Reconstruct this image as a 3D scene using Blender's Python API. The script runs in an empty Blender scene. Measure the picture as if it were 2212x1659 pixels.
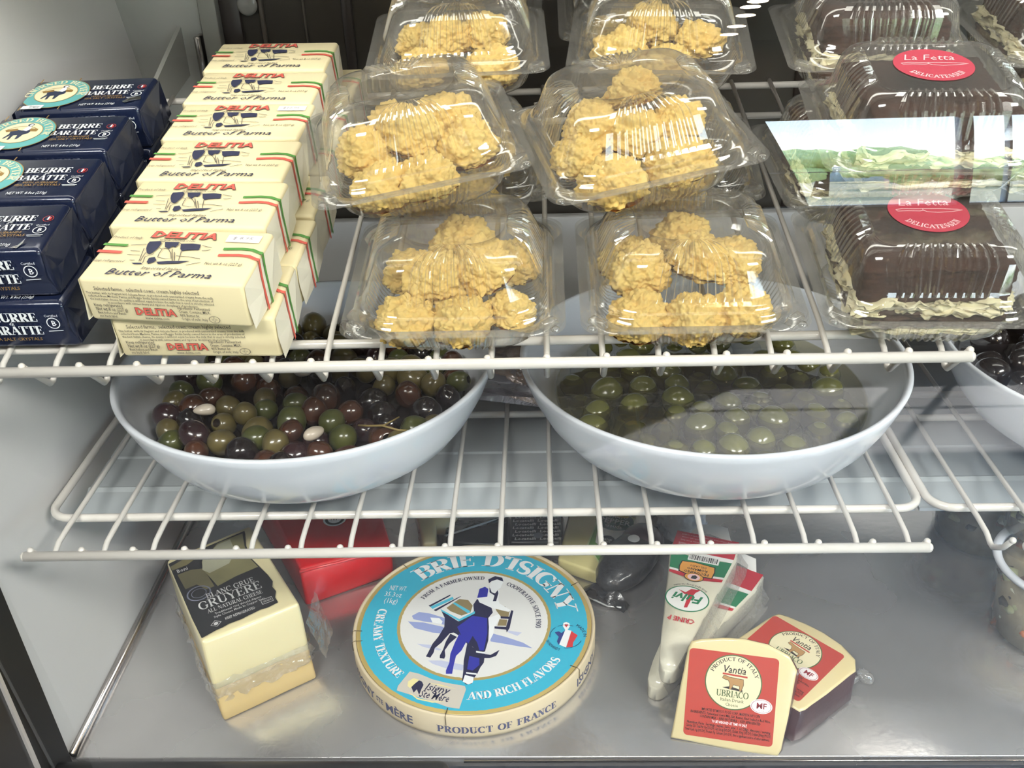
import bpy, bmesh, math, random
from mathutils import Vector, Matrix, noise
R = math.radians
sc = bpy.context.scene
COL = sc.collection
CM = 0.01
random.seed(7)

# ------------------------------------------------------------------ camera
cd = bpy.data.cameras.new('camera')
cam = bpy.data.objects.new('camera', cd)
COL.objects.link(cam)
cd.sensor_fit = 'HORIZONTAL'
cd.sensor_width = 36.0
cd.lens = 36.0 * 2108.56 / 2212
cd.clip_start = 0.01
cd.clip_end = 200

def camera_matrix(p, yw, r, loc):
    cy, sy = math.cos(yw), math.sin(yw)
    f = Vector((sy * math.cos(p), cy * math.cos(p), -math.sin(p)))
    rt = Vector((cy, -sy, 0))
    up = rt.cross(f)
    c, s = math.cos(r), math.sin(r)
    rt2 = rt * c + up * s
    up2 = up * c - rt * s
    m = Matrix((rt2, up2, -f)).transposed().to_4x4()
    m.translation = loc
    return m
cam.matrix_world = camera_matrix(R(29.71846), R(-2.44659), R(-2.16778), Vector((1.63482, -56.24, 68.28139)) * CM)
sc.camera = cam

# ------------------------------------------------------------------ sky and light
w = bpy.data.worlds.new('sky')
sc.world = w
w.use_nodes = True
nt = w.node_tree
nt.nodes.clear()
wo = nt.nodes.new('ShaderNodeOutputWorld')
bg = nt.nodes.new('ShaderNodeBackground')
geo = nt.nodes.new('ShaderNodeNewGeometry')
sep = nt.nodes.new('ShaderNodeSeparateXYZ')
rmp = nt.nodes.new('ShaderNodeValToRGB')
mul = nt.nodes.new('ShaderNodeMath'); mul.operation = 'MULTIPLY'; mul.inputs[1].default_value = -1
tc = nt.nodes.new('ShaderNodeTexCoord')
nt.links.new(tc.outputs['Generated'], sep.inputs[0])
nt.links.new(sep.outputs['Z'], rmp.inputs[0])
rmp.color_ramp.elements[0].position = 0.07
rmp.color_ramp.elements[0].color = (0.96, 1.0, 1.0, 1)
rmp.color_ramp.elements[1].position = 0.19
rmp.color_ramp.elements[1].color = (0.46, 0.71, 0.98, 1)
nt.links.new(rmp.outputs[0], bg.inputs['Color'])
bg.inputs['Strength'].default_value = 12.0
nt.links.new(bg.outputs[0], wo.inputs[0])

def area(name, loc, target, sx, sy, power, color=(1, 1, 1), spread=180, shape='RECTANGLE'):
    l = bpy.data.lights.new(name, 'AREA')
    l.shape = shape
    l.size = sx
    if shape == 'RECTANGLE': l.size_y = sy
    l.energy = power
    l.color = color
    l.spread = R(spread)
    o = bpy.data.objects.new(name, l)
    COL.objects.link(o)
    o.location = loc
    d = (Vector(target) - Vector(loc)).normalized()
    o.rotation_euler = d.to_track_quat('-Z', 'Y').to_euler()
    return o
# lamp tube of the case under its top, two added fill panels, downlights, the day through the shop window
area('case_lamp', (0.1, 0.21, 0.775), (0.1, 0.34, 0.0), 1.4, 0.05, 1.9, (1.0, 0.96, 0.88))
area('added_fill_light', (-0.6, -1.4, 1.93), (-0.4, -0.5, 0), 1.0, 0.6, 88, (1.0, 0.96, 0.90))  # added fill from overhead, brightens the lower front of the case
area('added_fill_light', (1.5, -1.3, 1.93), (1.0, -0.4, 0), 1.2, 0.6, 135, (1.0, 0.96, 0.90))  # second added fill, stronger, lifts the right of the steel floor
for x, y in ((.735, -2.52), (.729, -2.62), (.743, -2.79), (.753, -3.03), (.759, -3.23)):
    area('downlight', (x, y, 1.94), (x, y, 0), 0.07, 0.07, 2.2, (1.0, 0.72, 0.42), 170, 'DISK')
pl = area('window_portal', (3.0, -3.56, 0.6), (3.0, 0, 0.6), 4.3, 1.0, 1)
pl.data.cycles.is_portal = True
sun = bpy.data.lights.new('sun', 'SUN')
sun.energy = 20
sun.angle = R(1.0)
sun.color = (1.0, 0.95, 0.88)
so = bpy.data.objects.new('sun', sun)
COL.objects.link(so)
so.rotation_euler = Vector((-0.40, 0.62, -0.75)).to_track_quat('-Z', 'Y').to_euler()

sc.view_settings.view_transform = 'Standard'
sc.view_settings.look = 'None'
sc.view_settings.exposure = 0.0
sc.view_settings.gamma = 1.0
sc.view_settings.use_curve_mapping = False
sc.cycles.use_adaptive_sampling = True
sc.cycles.adaptive_threshold = 0.12
sc.cycles.adaptive_min_samples = 16
sc.cycles.transparent_max_bounces = 28
sc.cycles.max_bounces = 5
sc.cycles.glossy_bounces = 2
sc.cycles.diffuse_bounces = 3
sc.cycles.transmission_bounces = 4
sc.cycles.caustics_reflective = False
sc.cycles.caustics_refractive = False
sc.cycles.sample_clamp_indirect = 4.0
sc.cycles.use_denoising = True

# ------------------------------------------------------------------ materials
def lin(h):
    if isinstance(h, (tuple, list)): return (*h, 1)
    h = h.lstrip('#')
    out = []
    for i in (0, 2, 4):
        c = int(h[i:i + 2], 16) / 255
        out.append(c / 12.92 if c <= .04045 else ((c + .055) / 1.055) ** 2.4)
    return (*out, 1)
MATS = {}
def mat(name, col, rough=.5, metal=0, col2=None, nscale=8, ncontrast=.5, bump=0, bscale=40, coat=0, spec=.5, sss=0, sheen=0, bdetail=4, coat_rough=.08):
    if name in MATS: return MATS[name]
    m = bpy.data.materials.new(name)
    m.use_nodes = True
    n = m.node_tree
    b = n.nodes['Principled BSDF']
    b.inputs['Base Color'].default_value = lin(col)
    b.inputs['Roughness'].default_value = rough
    b.inputs['Metallic'].default_value = metal
    b.inputs['Specular IOR Level'].default_value = spec
    b.inputs['Coat Weight'].default_value = coat
    b.inputs['Coat Roughness'].default_value = coat_rough
    if sss:
        b.inputs['Subsurface Weight'].default_value = sss
        b.inputs['Subsurface Radius'].default_value = (.006, .004, .002)
        b.inputs['Subsurface Scale'].default_value = 1.0
    tcn = n.nodes.new('ShaderNodeTexCoord')
    if col2:
        nz = n.nodes.new('ShaderNodeTexNoise')
        nz.inputs['Scale'].default_value = nscale
        nz.inputs['Detail'].default_value = 5
        rp = n.nodes.new('ShaderNodeValToRGB')
        rp.color_ramp.elements[0].position = .5 - ncontrast / 2
        rp.color_ramp.elements[1].position = .5 + ncontrast / 2
        rp.color_ramp.elements[0].color = lin(col)
        rp.color_ramp.elements[1].color = lin(col2)
        n.links.new(tcn.outputs['Object'], nz.inputs['Vector'])
        n.links.new(nz.outputs['Fac'], rp.inputs[0])
        n.links.new(rp.outputs[0], b.inputs['Base Color'])
    if bump:
        nb = n.nodes.new('ShaderNodeTexNoise')
        nb.inputs['Scale'].default_value = bscale
        nb.inputs['Detail'].default_value = bdetail
        bp = n.nodes.new('ShaderNodeBump')
        bp.inputs['Strength'].default_value = bump
        bp.inputs['Distance'].default_value = .002
        n.links.new(tcn.outputs['Object'], nb.inputs['Vector'])
        n.links.new(nb.outputs['Fac'], bp.inputs['Height'])
        n.links.new(bp.outputs[0], b.inputs['Normal'])
        if coat: n.links.new(bp.outputs[0], b.inputs['Coat Normal'])
    MATS[name] = m
    return m

def clear(name, tint=(.96, .965, .955), haze=.05, f0=.05, f90=.85, power=4.0, rough=.03, bump=0, bscale=30, hazecol=(.8, .8, .78), gloss=(1, 1, 1), edge=0):
    """a thin clear sheet: lets light through, mirrors more at grazing angles, a touch of milky haze"""
    m = bpy.data.materials.new(name)
    m.use_nodes = True
    n = m.node_tree
    n.nodes.clear()
    out = n.nodes.new('ShaderNodeOutputMaterial')
    tr = n.nodes.new('ShaderNodeBsdfTransparent'); tr.inputs[0].default_value = (*tint, 1)
    df = n.nodes.new('ShaderNodeBsdfDiffuse'); df.inputs[0].default_value = (*hazecol, 1)
    tl = n.nodes.new('ShaderNodeBsdfTranslucent'); tl.inputs[0].default_value = (*hazecol, 1)
    md = n.nodes.new('ShaderNodeMixShader'); md.inputs[0].default_value = .5
    n.links.new(df.outputs[0], md.inputs[1]); n.links.new(tl.outputs[0], md.inputs[2])
    m1 = n.nodes.new('ShaderNodeMixShader'); m1.inputs[0].default_value = haze
    n.links.new(tr.outputs[0], m1.inputs[1]); n.links.new(md.outputs[0], m1.inputs[2])
    if edge:
        lw2 = n.nodes.new('ShaderNodeLayerWeight'); lw2.inputs['Blend'].default_value = .5
        p2 = n.nodes.new('ShaderNodeMath'); p2.operation = 'POWER'; p2.inputs[1].default_value = 2.0
        e2_ = n.nodes.new('ShaderNodeMath'); e2_.operation = 'MULTIPLY_ADD'; e2_.inputs[1].default_value = edge; e2_.inputs[2].default_value = haze
        n.links.new(lw2.outputs['Facing'], p2.inputs[0]); n.links.new(p2.outputs[0], e2_.inputs[0]); n.links.new(e2_.outputs[0], m1.inputs[0])
    gl = n.nodes.new('ShaderNodeBsdfGlossy'); gl.inputs['Roughness'].default_value = rough
    gl.inputs['Color'].default_value = (*gloss, 1)
    lw = n.nodes.new('ShaderNodeLayerWeight'); lw.inputs['Blend'].default_value = .5
    pw = n.nodes.new('ShaderNodeMath'); pw.operation = 'POWER'; pw.inputs[1].default_value = power
    ml = n.nodes.new('ShaderNodeMath'); ml.operation = 'MULTIPLY_ADD'; ml.inputs[1].default_value = f90 - f0; ml.inputs[2].default_value = f0
    n.links.new(lw.outputs['Facing'], pw.inputs[0]); n.links.new(pw.outputs[0], ml.inputs[0])
    m2 = n.nodes.new('ShaderNodeMixShader')
    n.links.new(ml.outputs[0], m2.inputs[0])
    n.links.new(m1.outputs[0], m2.inputs[1]); n.links.new(gl.outputs[0], m2.inputs[2])
    if bump:
        tcn = n.nodes.new('ShaderNodeTexCoord')
        nb = n.nodes.new('ShaderNodeTexNoise'); nb.inputs['Scale'].default_value = bscale; nb.inputs['Detail'].default_value = 3
        bp = n.nodes.new('ShaderNodeBump'); bp.inputs['Strength'].default_value = bump; bp.inputs['Distance'].default_value = .004
        n.links.new(tcn.outputs['Object'], nb.inputs['Vector']); n.links.new(nb.outputs['Fac'], bp.inputs['Height'])
        n.links.new(bp.outputs[0], gl.inputs['Normal']); n.links.new(bp.outputs[0], lw.inputs['Normal'])
    n.links.new(m2.outputs[0], out.inputs[0])
    MATS[name] = m
    return m

# ------------------------------------------------------------------ mesh building
class MB:
    """collects geometry in centimetres, then links it as one mesh object"""
    def __init__(s): s.v = []; s.f = []; s.m = []; s.s = []
    def add(s, vs, fs, mi=0, smooth=True, M=None):
        o = len(s.v)
        for p in vs:
            p = Vector(p) if len(p) == 3 else Vector((p[0], p[1], 0))
            s.v.append(M @ p if M else p)
        for f in fs:
            s.f.append(tuple(i + o for i in f)); s.m.append(mi); s.s.append(smooth)
        return s
    def bm(s, b, mi=0, smooth=True, M=None):
        b.verts.ensure_lookup_table(); b.verts.index_update()
        s.add([v.co.copy() for v in b.verts], [[v.index for v in f.verts] for f in b.faces], mi, smooth, M)
        b.free()
        return s
    def box(s, c, d, bev=.1, seg=2, mi=0, M=None, taper=1, smooth=True):
        b = bmesh.new()
        bmesh.ops.create_cube(b, size=1)
        for v in b.verts:
            t = taper if v.co.z > 0 else 1
            v.co = Vector((v.co.x * d[0] * t, v.co.y * d[1] * t, v.co.z * d[2]))
        if bev: bmesh.ops.bevel(b, geom=list(b.edges), offset=bev, segments=seg, profile=.5, affect='EDGES')
        for v in b.verts: v.co += Vector(c)
        return s.bm(b, mi, smooth and bev > 0, M)
    def tube(s, pts, r, n=10, closed=False, mi=0, caps=True):
        P = [Vector(p) for p in pts]; N = len(P); rings = []; ref = None
        for i, p in enumerate(P):
            a = P[(i - 1) % N] if (closed or i > 0) else p
            c = P[(i + 1) % N] if (closed or i < N - 1) else p
            t = (c - a).normalized()
            if ref is None or abs(ref.dot(t)) > .98: ref = Vector((0, 0, 1)) if abs(t.z) < .9 else Vector((1, 0, 0))
            u = (ref - t * ref.dot(t)).normalized(); ref = u
            q = t.cross(u)
            rr = r[i] if isinstance(r, (list, tuple)) else r
            rings.append([p + (u * math.cos(2 * math.pi * k / n) + q * math.sin(2 * math.pi * k / n)) * rr for k in range(n)])
        return s.loft(rings, closed_v=closed, cap0=caps and not closed, cap1=caps and not closed, mi=mi)
    def loft(s, rings, closed_v=False, cap0=False, cap1=False, mi=0, smooth=True, closed_u=True):
        n = len(rings[0]); vs = [p for r in rings for p in r]; fs = []
        K = len(rings)
        for k in range(K if closed_v else K - 1):
            a, b = k * n, ((k + 1) % K) * n
            for i in range(n if closed_u else n - 1):
                j = (i + 1) % n
                fs.append((a + i, a + j, b + j, b + i))
        if cap0: fs.append(tuple(range(n))[::-1])
        if cap1: fs.append(tuple(range((K - 1) * n, K * n)))
        return s.add(vs, fs, mi, smooth)
    def lathe(s, prof, n=48, c=(0, 0, 0), mi=0):
        return s.loft([[Vector((c[0] + r * math.cos(2 * math.pi * i / n), c[1] + r * math.sin(2 * math.pi * i / n), c[2] + z)) for i in range(n)] for r, z in prof], mi=mi)
    def ico(s, sub, fn, mi=0, M=None):
        b = bmesh.new()
        bmesh.ops.create_icosphere(b, subdivisions=sub, radius=1)
        for v in b.verts: v.co = fn(v.co.normalized())
        return s.bm(b, mi, True, M)
    def poly(s, pts, mp, mi=0, z=0):
        return s.add([mp(x, y, z) for x, y in pts], [tuple(range(len(pts)))], mi, False)
    def tri2(s, vf, mp, mi=0, z=0):
        return s.add([mp(x, y, z) for x, y in vf[0]], vf[1], mi, False)
    def build(s, name, mats, parent=None, M=None, xf=None):
        me = bpy.data.meshes.new(name)
        V = [(xf(v) if xf else v) * CM for v in s.v]
        me.from_pydata(V, [], s.f)
        if not isinstance(mats, (list, tuple)): mats = [mats]
        for m in mats: me.materials.append(m)
        me.polygons.foreach_set('material_index', s.m)
        me.polygons.foreach_set('use_smooth', s.s)
        me.update()
        o = bpy.data.objects.new(name, me)
        COL.objects.link(o)
        if parent: o.parent = parent
        elif M is not None: o.matrix_basis = M
        return o

def tag(o, label=None, cat=None, group=None, kind=None):
    if label: o['label'] = label
    if cat: o['category'] = cat
    if group: o['group'] = group
    if kind: o['kind'] = kind
    return o
def thing(name, label, cat, M=None, group=None):
    o = bpy.data.objects.new(name, None)
    COL.objects.link(o)
    o.empty_display_size = .02
    if M is not None: o.matrix_basis = M
    return tag(o, label, cat, group)
def copy_tree(o, parent=None, M=None):
    c = o.copy(); COL.objects.link(c)
    if parent: c.parent = parent
    if M is not None: c.matrix_basis = M
    for ch in list(o.children): copy_tree(ch, c)
    return c
def at(x, y, z, rz=0, rx=0, ry=0):
    """matrix for a place given in centimetres"""
    return Matrix.Translation(Vector((x, y, z)) * CM) @ Matrix.Rotation(rz, 4, 'Z') @ Matrix.Rotation(ry, 4, 'Y') @ Matrix.Rotation(rx, 4, 'X')
TILT = .191
UP0 = Vector((0, 5.54, 34.98))
UPROT = Matrix.Rotation(TILT, 4, 'X')
def on_shelf(x, v, w, yaw=0, roll=0, pitch=0):
    """matrix for a place on the sloping upper shelf: along it, up it, above it"""
    M = Matrix.Translation(UP0 * CM) @ UPROT @ Matrix.Translation(Vector((x, v, w)) * CM)
    return M @ Matrix.Rotation(yaw, 4, 'Z') @ Matrix.Rotation(roll, 4, 'Y') @ Matrix.Rotation(pitch, 4, 'X')

# ------------------------------------------------------------------ lettering
_tc = {}
def sans(body, h=1, shear=0, bold=0, space=1.0):
    """flat lettering in the built-in face; returns (verts, faces), starts at 0, and its width"""
    k = (body, shear, bold, space)
    if k not in _tc:
        cu = bpy.data.curves.new('t', 'FONT')
        cu.body = body; cu.resolution_u = 1; cu.size = 1; cu.shear = shear; cu.offset = bold; cu.space_character = space
        o = bpy.data.objects.new('t', cu)
        m = o.to_mesh()
        vs = [(v.co.x, v.co.y) for v in m.vertices]; fs = [tuple(p.vertices) for p in m.polygons]
        o.to_mesh_clear(); bpy.data.objects.remove(o); bpy.data.curves.remove(cu)
        _tc[k] = (vs, fs)
    vs, fs = _tc[k]
    sca = h / .72
    wd = max(x for x, y in vs) * sca
    return ([(x * sca, y * sca) for x, y in vs], fs), wd
def arc(cx, cy, rx, ry, a0, a1, n=14):
    return [(cx + rx * math.cos(R(a0 + (a1 - a0) * i / n)), cy + ry * math.sin(R(a0 + (a1 - a0) * i / n))) for i in range(n + 1)]
def _glyphs():
    T, t, A = 'T', 't', 'A'
    G = {}
    G['A'] = (.82, [(t, [(.07, 0), (.4, 1)]), (T, [(.42, 1), (.74, 0)]), (t, [(.17, .34), (.62, .34)])], [(.07, 0), (.74, 0)])
    G['B'] = (.75, [(T, [(.17, 0), (.17, 1)]), (A, arc(.32, .76, .27, .24, 90, -90)), (A, arc(.34, .26, .31, .26, 90, -90)), (t, [(.1, 1), (.33, 1)]), (t, [(.17, .52), (.34, .52)]), (t, [(.1, 0), (.35, 0)])], [(.12, 0), (.12, 1)])
    G['C'] = (.78, [(A, arc(.43, .5, .36, .5, 45, 315, 22)), (t, [(.7, .95), (.7, .66)])], [])
    G['D'] = (.84, [(T, [(.17, 0), (.17, 1)]), (A, arc(.32, .5, .42, .5, 90, -90, 18)), (t, [(.1, 1), (.33, 1)]), (t, [(.1, 0), (.33, 0)])], [(.12, 0), (.12, 1)])
    G['E'] = (.7, [(T, [(.17, 0), (.17, 1)]), (t, [(.1, 1), (.6, 1)]), (t, [(.17, .52), (.47, .52)]), (t, [(.1, 0), (.63, 0)]), (t, [(.6, 1.02), (.6, .76)]), (t, [(.63, -.02), (.63, .26)]), (t, [(.47, .64), (.47, .4)])], [(.12, 0), (.12, 1)])
    G['F'] = (.66, [(T, [(.17, 0), (.17, 1)]), (t, [(.1, 1), (.6, 1)]), (t, [(.17, .5), (.47, .5)]), (t, [(.6, 1.02), (.6, .76)]), (t, [(.47, .62), (.47, .38)])], [(.17, 0), (.12, 1)])
    G['G'] = (.84, [(A, arc(.43, .5, .36, .5, 45, 318, 22)), (t, [(.7, .95), (.7, .68)]), (T, [(.68, .1), (.68, .42)])], [(.68, .42)])
    G['H'] = (.88, [(T, [(.17, 0), (.17, 1)]), (T, [(.7, 0), (.7, 1)]), (t, [(.17, .52), (.7, .52)])], [(.17, 0), (.17, 1), (.7, 0), (.7, 1)])
    G['I'] = (.38, [(T, [(.18, 0), (.18, 1)])], [(.18, 0), (.18, 1)])
    G['K'] = (.82, [(T, [(.17, 0), (.17, 1)]), (t, [(.66, 1), (.2, .45)]), (T, [(.34, .6), (.68, 0)])], [(.17, 0), (.17, 1), (.66, 1), (.68, 0)])
    G['L'] = (.66, [(T, [(.17, 0), (.17, 1)]), (t, [(.1, 0), (.6, 0)]), (t, [(.6, -.02), (.6, .28)])], [(.12, 0), (.17, 1)])
    G['M'] = (.98, [(t, [(.13, 0), (.13, 1)]), (T, [(.16, 1), (.47, .05)]), (t, [(.47, .02), (.78, 1)]), (T, [(.8, 0), (.8, 1)])], [(.13, 0), (.13, 1), (.8, 0), (.8, 1)])
    G['N'] = (.86, [(t, [(.13, 0), (.13, 1)]), (T, [(.17, 1), (.7, 0)]), (t, [(.7, 0), (.7, 1)])], [(.13, 0), (.1, 1), (.7, 1)])
    G['O'] = (.88, [(A, arc(.44, .5, .37, .5, 0, 360, 28))], [])
    G['P'] = (.72, [(T, [(.17, 0), (.17, 1)]), (A, arc(.33, .73, .3, .27, 90, -90)), (t, [(.1, 1), (.34, 1)]), (t, [(.17, .46), (.34, .46)])], [(.17, 0), (.12, 1)])
    G['R'] = (.8, [(T, [(.17, 0), (.17, 1)]), (A, arc(.33, .75, .28, .25, 90, -90)), (t, [(.1, 1), (.34, 1)]), (t, [(.17, .5), (.34, .5)]), (T, [(.38, .5), (.68, 0)])], [(.17, 0), (.12, 1), (.7, 0)])
    sp = arc(.34, .75, .23, .25, 35, 260, 12) + [(.42, .44)] + arc(.36, .25, .26, .25, 70, -145, 12)
    G['S'] = (.7, [('S', sp), (t, [(.54, .97), (.54, .74)]), (t, [(.14, .03), (.14, .28)])], [])
    G['T'] = (.76, [(T, [(.38, 0), (.38, 1)]), (t, [(.04, 1), (.72, 1)]), (t, [(.04, 1.02), (.04, .72)]), (t, [(.72, 1.02), (.72, .72)])], [(.38, 0)])
    G['U'] = (.84, [(T, [(.17, 1), (.17, .3)]), (A, arc(.42, .3, .25, .3, 180, 360)), (t, [(.67, .3), (.67, 1)])], [(.17, 1), (.67, 1)])
    G['V'] = (.78, [(T, [(.08, 1), (.4, 0)]), (t, [(.4, 0), (.7, 1)])], [(.08, 1), (.7, 1)])
    G['W'] = (1.1, [(T, [(.08, 1), (.34, 0)]), (t, [(.34, 0), (.56, 1)]), (T, [(.52, 1), (.78, 0)]), (t, [(.78, 0), (1.0, 1)])], [(.08, 1), (1.0, 1)])
    G['X'] = (.8, [(T, [(.1, 1), (.7, 0)]), (t, [(.68, 1), (.1, 0)])], [(.1, 1), (.7, 0), (.68, 1), (.1, 0)])
    G['Y'] = (.78, [(T, [(.08, 1), (.38, .46)]), (t, [(.7, 1), (.4, .46)]), (T, [(.39, .48), (.39, 0)])], [(.08, 1), (.7, 1), (.39, 0)])
    G["'"] = (.26, [(T, [(.12, 1), (.1, .78)])], [])
    G['-'] = (.4, [(T, [(.06, .42), (.32, .42)])], [])
    G['0'] = (.66, [(A, arc(.33, .5, .25, .5, 0, 360, 24))], [])
    G['1'] = (.42, [(T, [(.2, 0), (.2, 1)]), (t, [(.2, 1), (.06, .85)])], [(.2, 0)])
    G['9'] = (.66, [(A, arc(.33, .7, .24, .3, 0, 360, 20)), (A, arc(.25, .55, .32, .55, 10, -90, 8))], [])
    e = G['E']; G['\u00c8'] = (e[0], e[1] + [('t', [(.25, 1.3), (.42, 1.12)])], e[2])
    e = G['A']; G['\u00c2'] = (e[0], e[1] + [('t', [(.3, 1.1), (.42, 1.25), (.54, 1.1)])], e[2])
    G[' '] = (.36, [], [])
    return G
GL = _glyphs()
def serif(body, h=1, thick=.2, thin=.06, space=0.0, shear=0):
    """flat capitals drawn with a broad nib and slab serifs"""
    vs, fs = [], []
    x0 = 0
    def quad(a, b, w0, w1):
        a = Vector(a); b = Vector(b); d = b - a
        if d.length < 1e-6: return
        nrm = Vector((-d.y, d.x)).normalized()
        o = len(vs)
        for p in (a + nrm * w0 / 2, a - nrm * w0 / 2, b - nrm * w1 / 2, b + nrm * w1 / 2): vs.append((p.x + x0, p.y))
        fs.append((o, o + 1, o + 2, o + 3))
    for ch in body:
        adv, st, se = GL.get(ch, GL[' '])
        for kind, P in st:
            if kind == 'A' or kind == 'S':
                n = len(P) - 1; ws = []
                for i in range(len(P)):
                    a, b = P[max(i - 1, 0)], P[min(i + 1, n)]
                    dx, dy = b[0] - a[0], b[1] - a[1]
                    q = abs(dy) / (math.hypot(dx, dy) + 1e-9)
                    ws.append(thin + (thick - thin) * (q ** 1.3 if kind == 'A' else max(0, math.sin(math.pi * i / n)) ** 1.2))
                o = len(vs)
                for i, p in enumerate(P):
                    a, b = P[max(i - 1, 0)], P[min(i + 1, n)]
                    d = Vector((b[0] - a[0], b[1] - a[1])).normalized()
                    nrm = Vector((-d.y, d.x)) * ws[i] / 2
                    vs.append((p[0] + nrm.x + x0, p[1] + nrm.y)); vs.append((p[0] - nrm.x + x0, p[1] - nrm.y))
                for i in range(n): fs.append((o + 2 * i, o + 2 * i + 1, o + 2 * i + 3, o + 2 * i + 2))
            else:
                wd = thick if kind == 'T' else thin
                for a, b in zip(P, P[1:]): quad(a, b, wd, wd)
        for (sx, sy) in se: quad((sx - thick * .85, sy), (sx + thick * .85, sy), thin, thin)
        x0 += adv + space
    wd = (x0 - space) * h
    return ([((x + shear * y) * h, y * h) for x, y in vs], fs), wd
def fit(tx, width):
    (vs, fs), wd = tx
    k = width / wd
    return ([(x * k, y) for x, y in vs], fs), width
def shift(vf, dx, dy, ang=0):
    c, s = math.cos(ang), math.sin(ang)
    return ([(dx + x * c - y * s, dy + x * s + y * c) for x, y in vf[0]], vf[1])
def arc_up(vf, rad, a0):
    """bend lettering round a circle, tops outward, reading clockwise from angle a0"""
    return ([((rad + y) * math.cos(R(a0) - x / rad), (rad + y) * math.sin(R(a0) - x / rad)) for x, y in vf[0]], vf[1])
def arc_down(vf, rad, a0):
    """bend lettering round a circle, tops toward the centre, reading counter-clockwise"""
    return ([((rad - y) * math.cos(R(a0) + x / rad), (rad - y) * math.sin(R(a0) + x / rad)) for x, y in vf[0]], vf[1])
def disc(r, n=48, cx=0, cy=0, ry=None):
    ry = ry or r
    return [(cx + r * math.cos(2 * math.pi * i / n), cy + ry * math.sin(2 * math.pi * i / n)) for i in range(n)]
def ring2(r0, r1, n=48, cx=0, cy=0, k=1.0):
    vs = [(cx + r * math.cos(2 * math.pi * i / n), cy + k * r * math.sin(2 * math.pi * i / n)) for r in (r0, r1) for i in range(n)]
    return (vs, [(i, (i + 1) % n, n + (i + 1) % n, n + i) for i in range(n)])
def stroke(P, wd):
    vs, fs = [], []
    for i, p in enumerate(P):
        a, b = P[max(i - 1, 0)], P[min(i + 1, len(P) - 1)]
        d = Vector((b[0] - a[0], b[1] - a[1])).normalized()
        vs += [(p[0] - d.y * wd / 2, p[1] + d.x * wd / 2), (p[0] + d.y * wd / 2, p[1] - d.x * wd / 2)]
    for i in range(len(P) - 1): fs.append((2 * i, 2 * i + 1, 2 * i + 3, 2 * i + 2))
    return (vs, fs)
def rrect(wd, h, r, cx=0, cy=0, n=5):
    P = []
    for sx, sy, a in ((1, 1, 0), (-1, 1, 90), (-1, -1, 180), (1, -1, 270)):
        P += arc(cx + sx * (wd / 2 - r), cy + sy * (h / 2 - r), r, r, a, a + 90, n)
    return P
def flat(M=None, z0=0):
    """a map from label coordinates to a plane (cm)"""
    return lambda x, y, z=0: (M @ Vector((x, y, z0 + z))) if M else Vector((x, y, z0 + z))

# ------------------------------------------------------------------ the setting: case and shop
def structure(o): return tag(o, kind='structure')
M_wall = mat('case_white', 'd8d7d6', .35, col2='cbcac9', nscale=6, ncontrast=.9, spec=.4)
M_steel = mat('stainless', (.70, .685, .68), .29, .78, col2=(.58, .565, .56), nscale=14, ncontrast=.7, bump=.06, bscale=160)
M_steel2 = mat('steel_bead', (.45, .42, .40), .22, 1.0)
M_black = mat('black_rubber', '141312', .42)
M_black2 = mat('black_trim', '1d1a18', .3, coat=.3)
M_grey = mat('grey_sheet', 'b3b5b1', .35, .15, col2='a3a5a1', nscale=9, ncontrast=.8)
M_dark = mat('dark_door', '35322e', .25, col2='45413b', nscale=5, ncontrast=.8)
M_dark2 = mat('door_frame', '2a2320', .4)
M_enamel = mat('white_coated_wire', 'dcd8d2', .28, col2='cfcac2', nscale=30, ncontrast=.6, coat=.4)
M_deck = mat('white_sheet', 'c0c6c9', .28, .3, coat=.25, col2='b2b8bb', nscale=5, ncontrast=.8)
LEAN = 7 / 48
def wall_x(z): return -40 - z * LEAN

b = MB()
vs = [(wall_x(z) - d, y, z) for d in (0, 2) for z, y in ((-6, -4), (-6, 62.5), (80, 62.5), (80, -4))]
b.add(vs, [(0, 1, 2, 3), (7, 6, 5, 4), (0, 4, 5, 1), (1, 5, 6, 2), (2, 6, 7, 3), (3, 7, 4, 0)], 0, False)
structure(b.build('wall_left', M_wall))
_n = M_steel.node_tree; _b = _n.nodes['Principled BSDF']
_t = _n.nodes.new('ShaderNodeTexCoord'); _z = _n.nodes.new('ShaderNodeTexNoise'); _z.inputs['Scale'].default_value = 7; _z.inputs['Detail'].default_value = 4
_r = _n.nodes.new('ShaderNodeMapRange'); _r.inputs['From Min'].default_value = .35; _r.inputs['From Max'].default_value = .65; _r.inputs['To Min'].default_value = .14; _r.inputs['To Max'].default_value = .34
_n.links.new(_t.outputs['Object'], _z.inputs['Vector']); _n.links.new(_z.outputs['Fac'], _r.inputs['Value']); _n.links.new(_r.outputs[0], _b.inputs['Roughness'])
b = MB(); b.box((35, 31, -.6), (150.4, 62.6, 1.2), .12, 2)
structure(b.build('floor', M_steel))
b = MB(); b.tube([(-39.75, -.3, .25), (-39.75, 62, .25)], .42, 14)
structure(b.build('trim_1', M_steel2))
b = MB(); b.box((32, -3.2, -4.6), (160, 4.6, 8.6), .5, 3)
structure(b.build('trim_2', M_black2))
b = MB(); b.box((-27.5, -2.6, -.3), (41, 2.4, 3.6), .9, 4)
structure(b.build('trim_3', M_black))
b = MB(); b.tube([(-6, -.62, -.12), (110, -.62, -.12)], .14, 8)
structure(b.build('trim_4', M_steel2))
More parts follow.
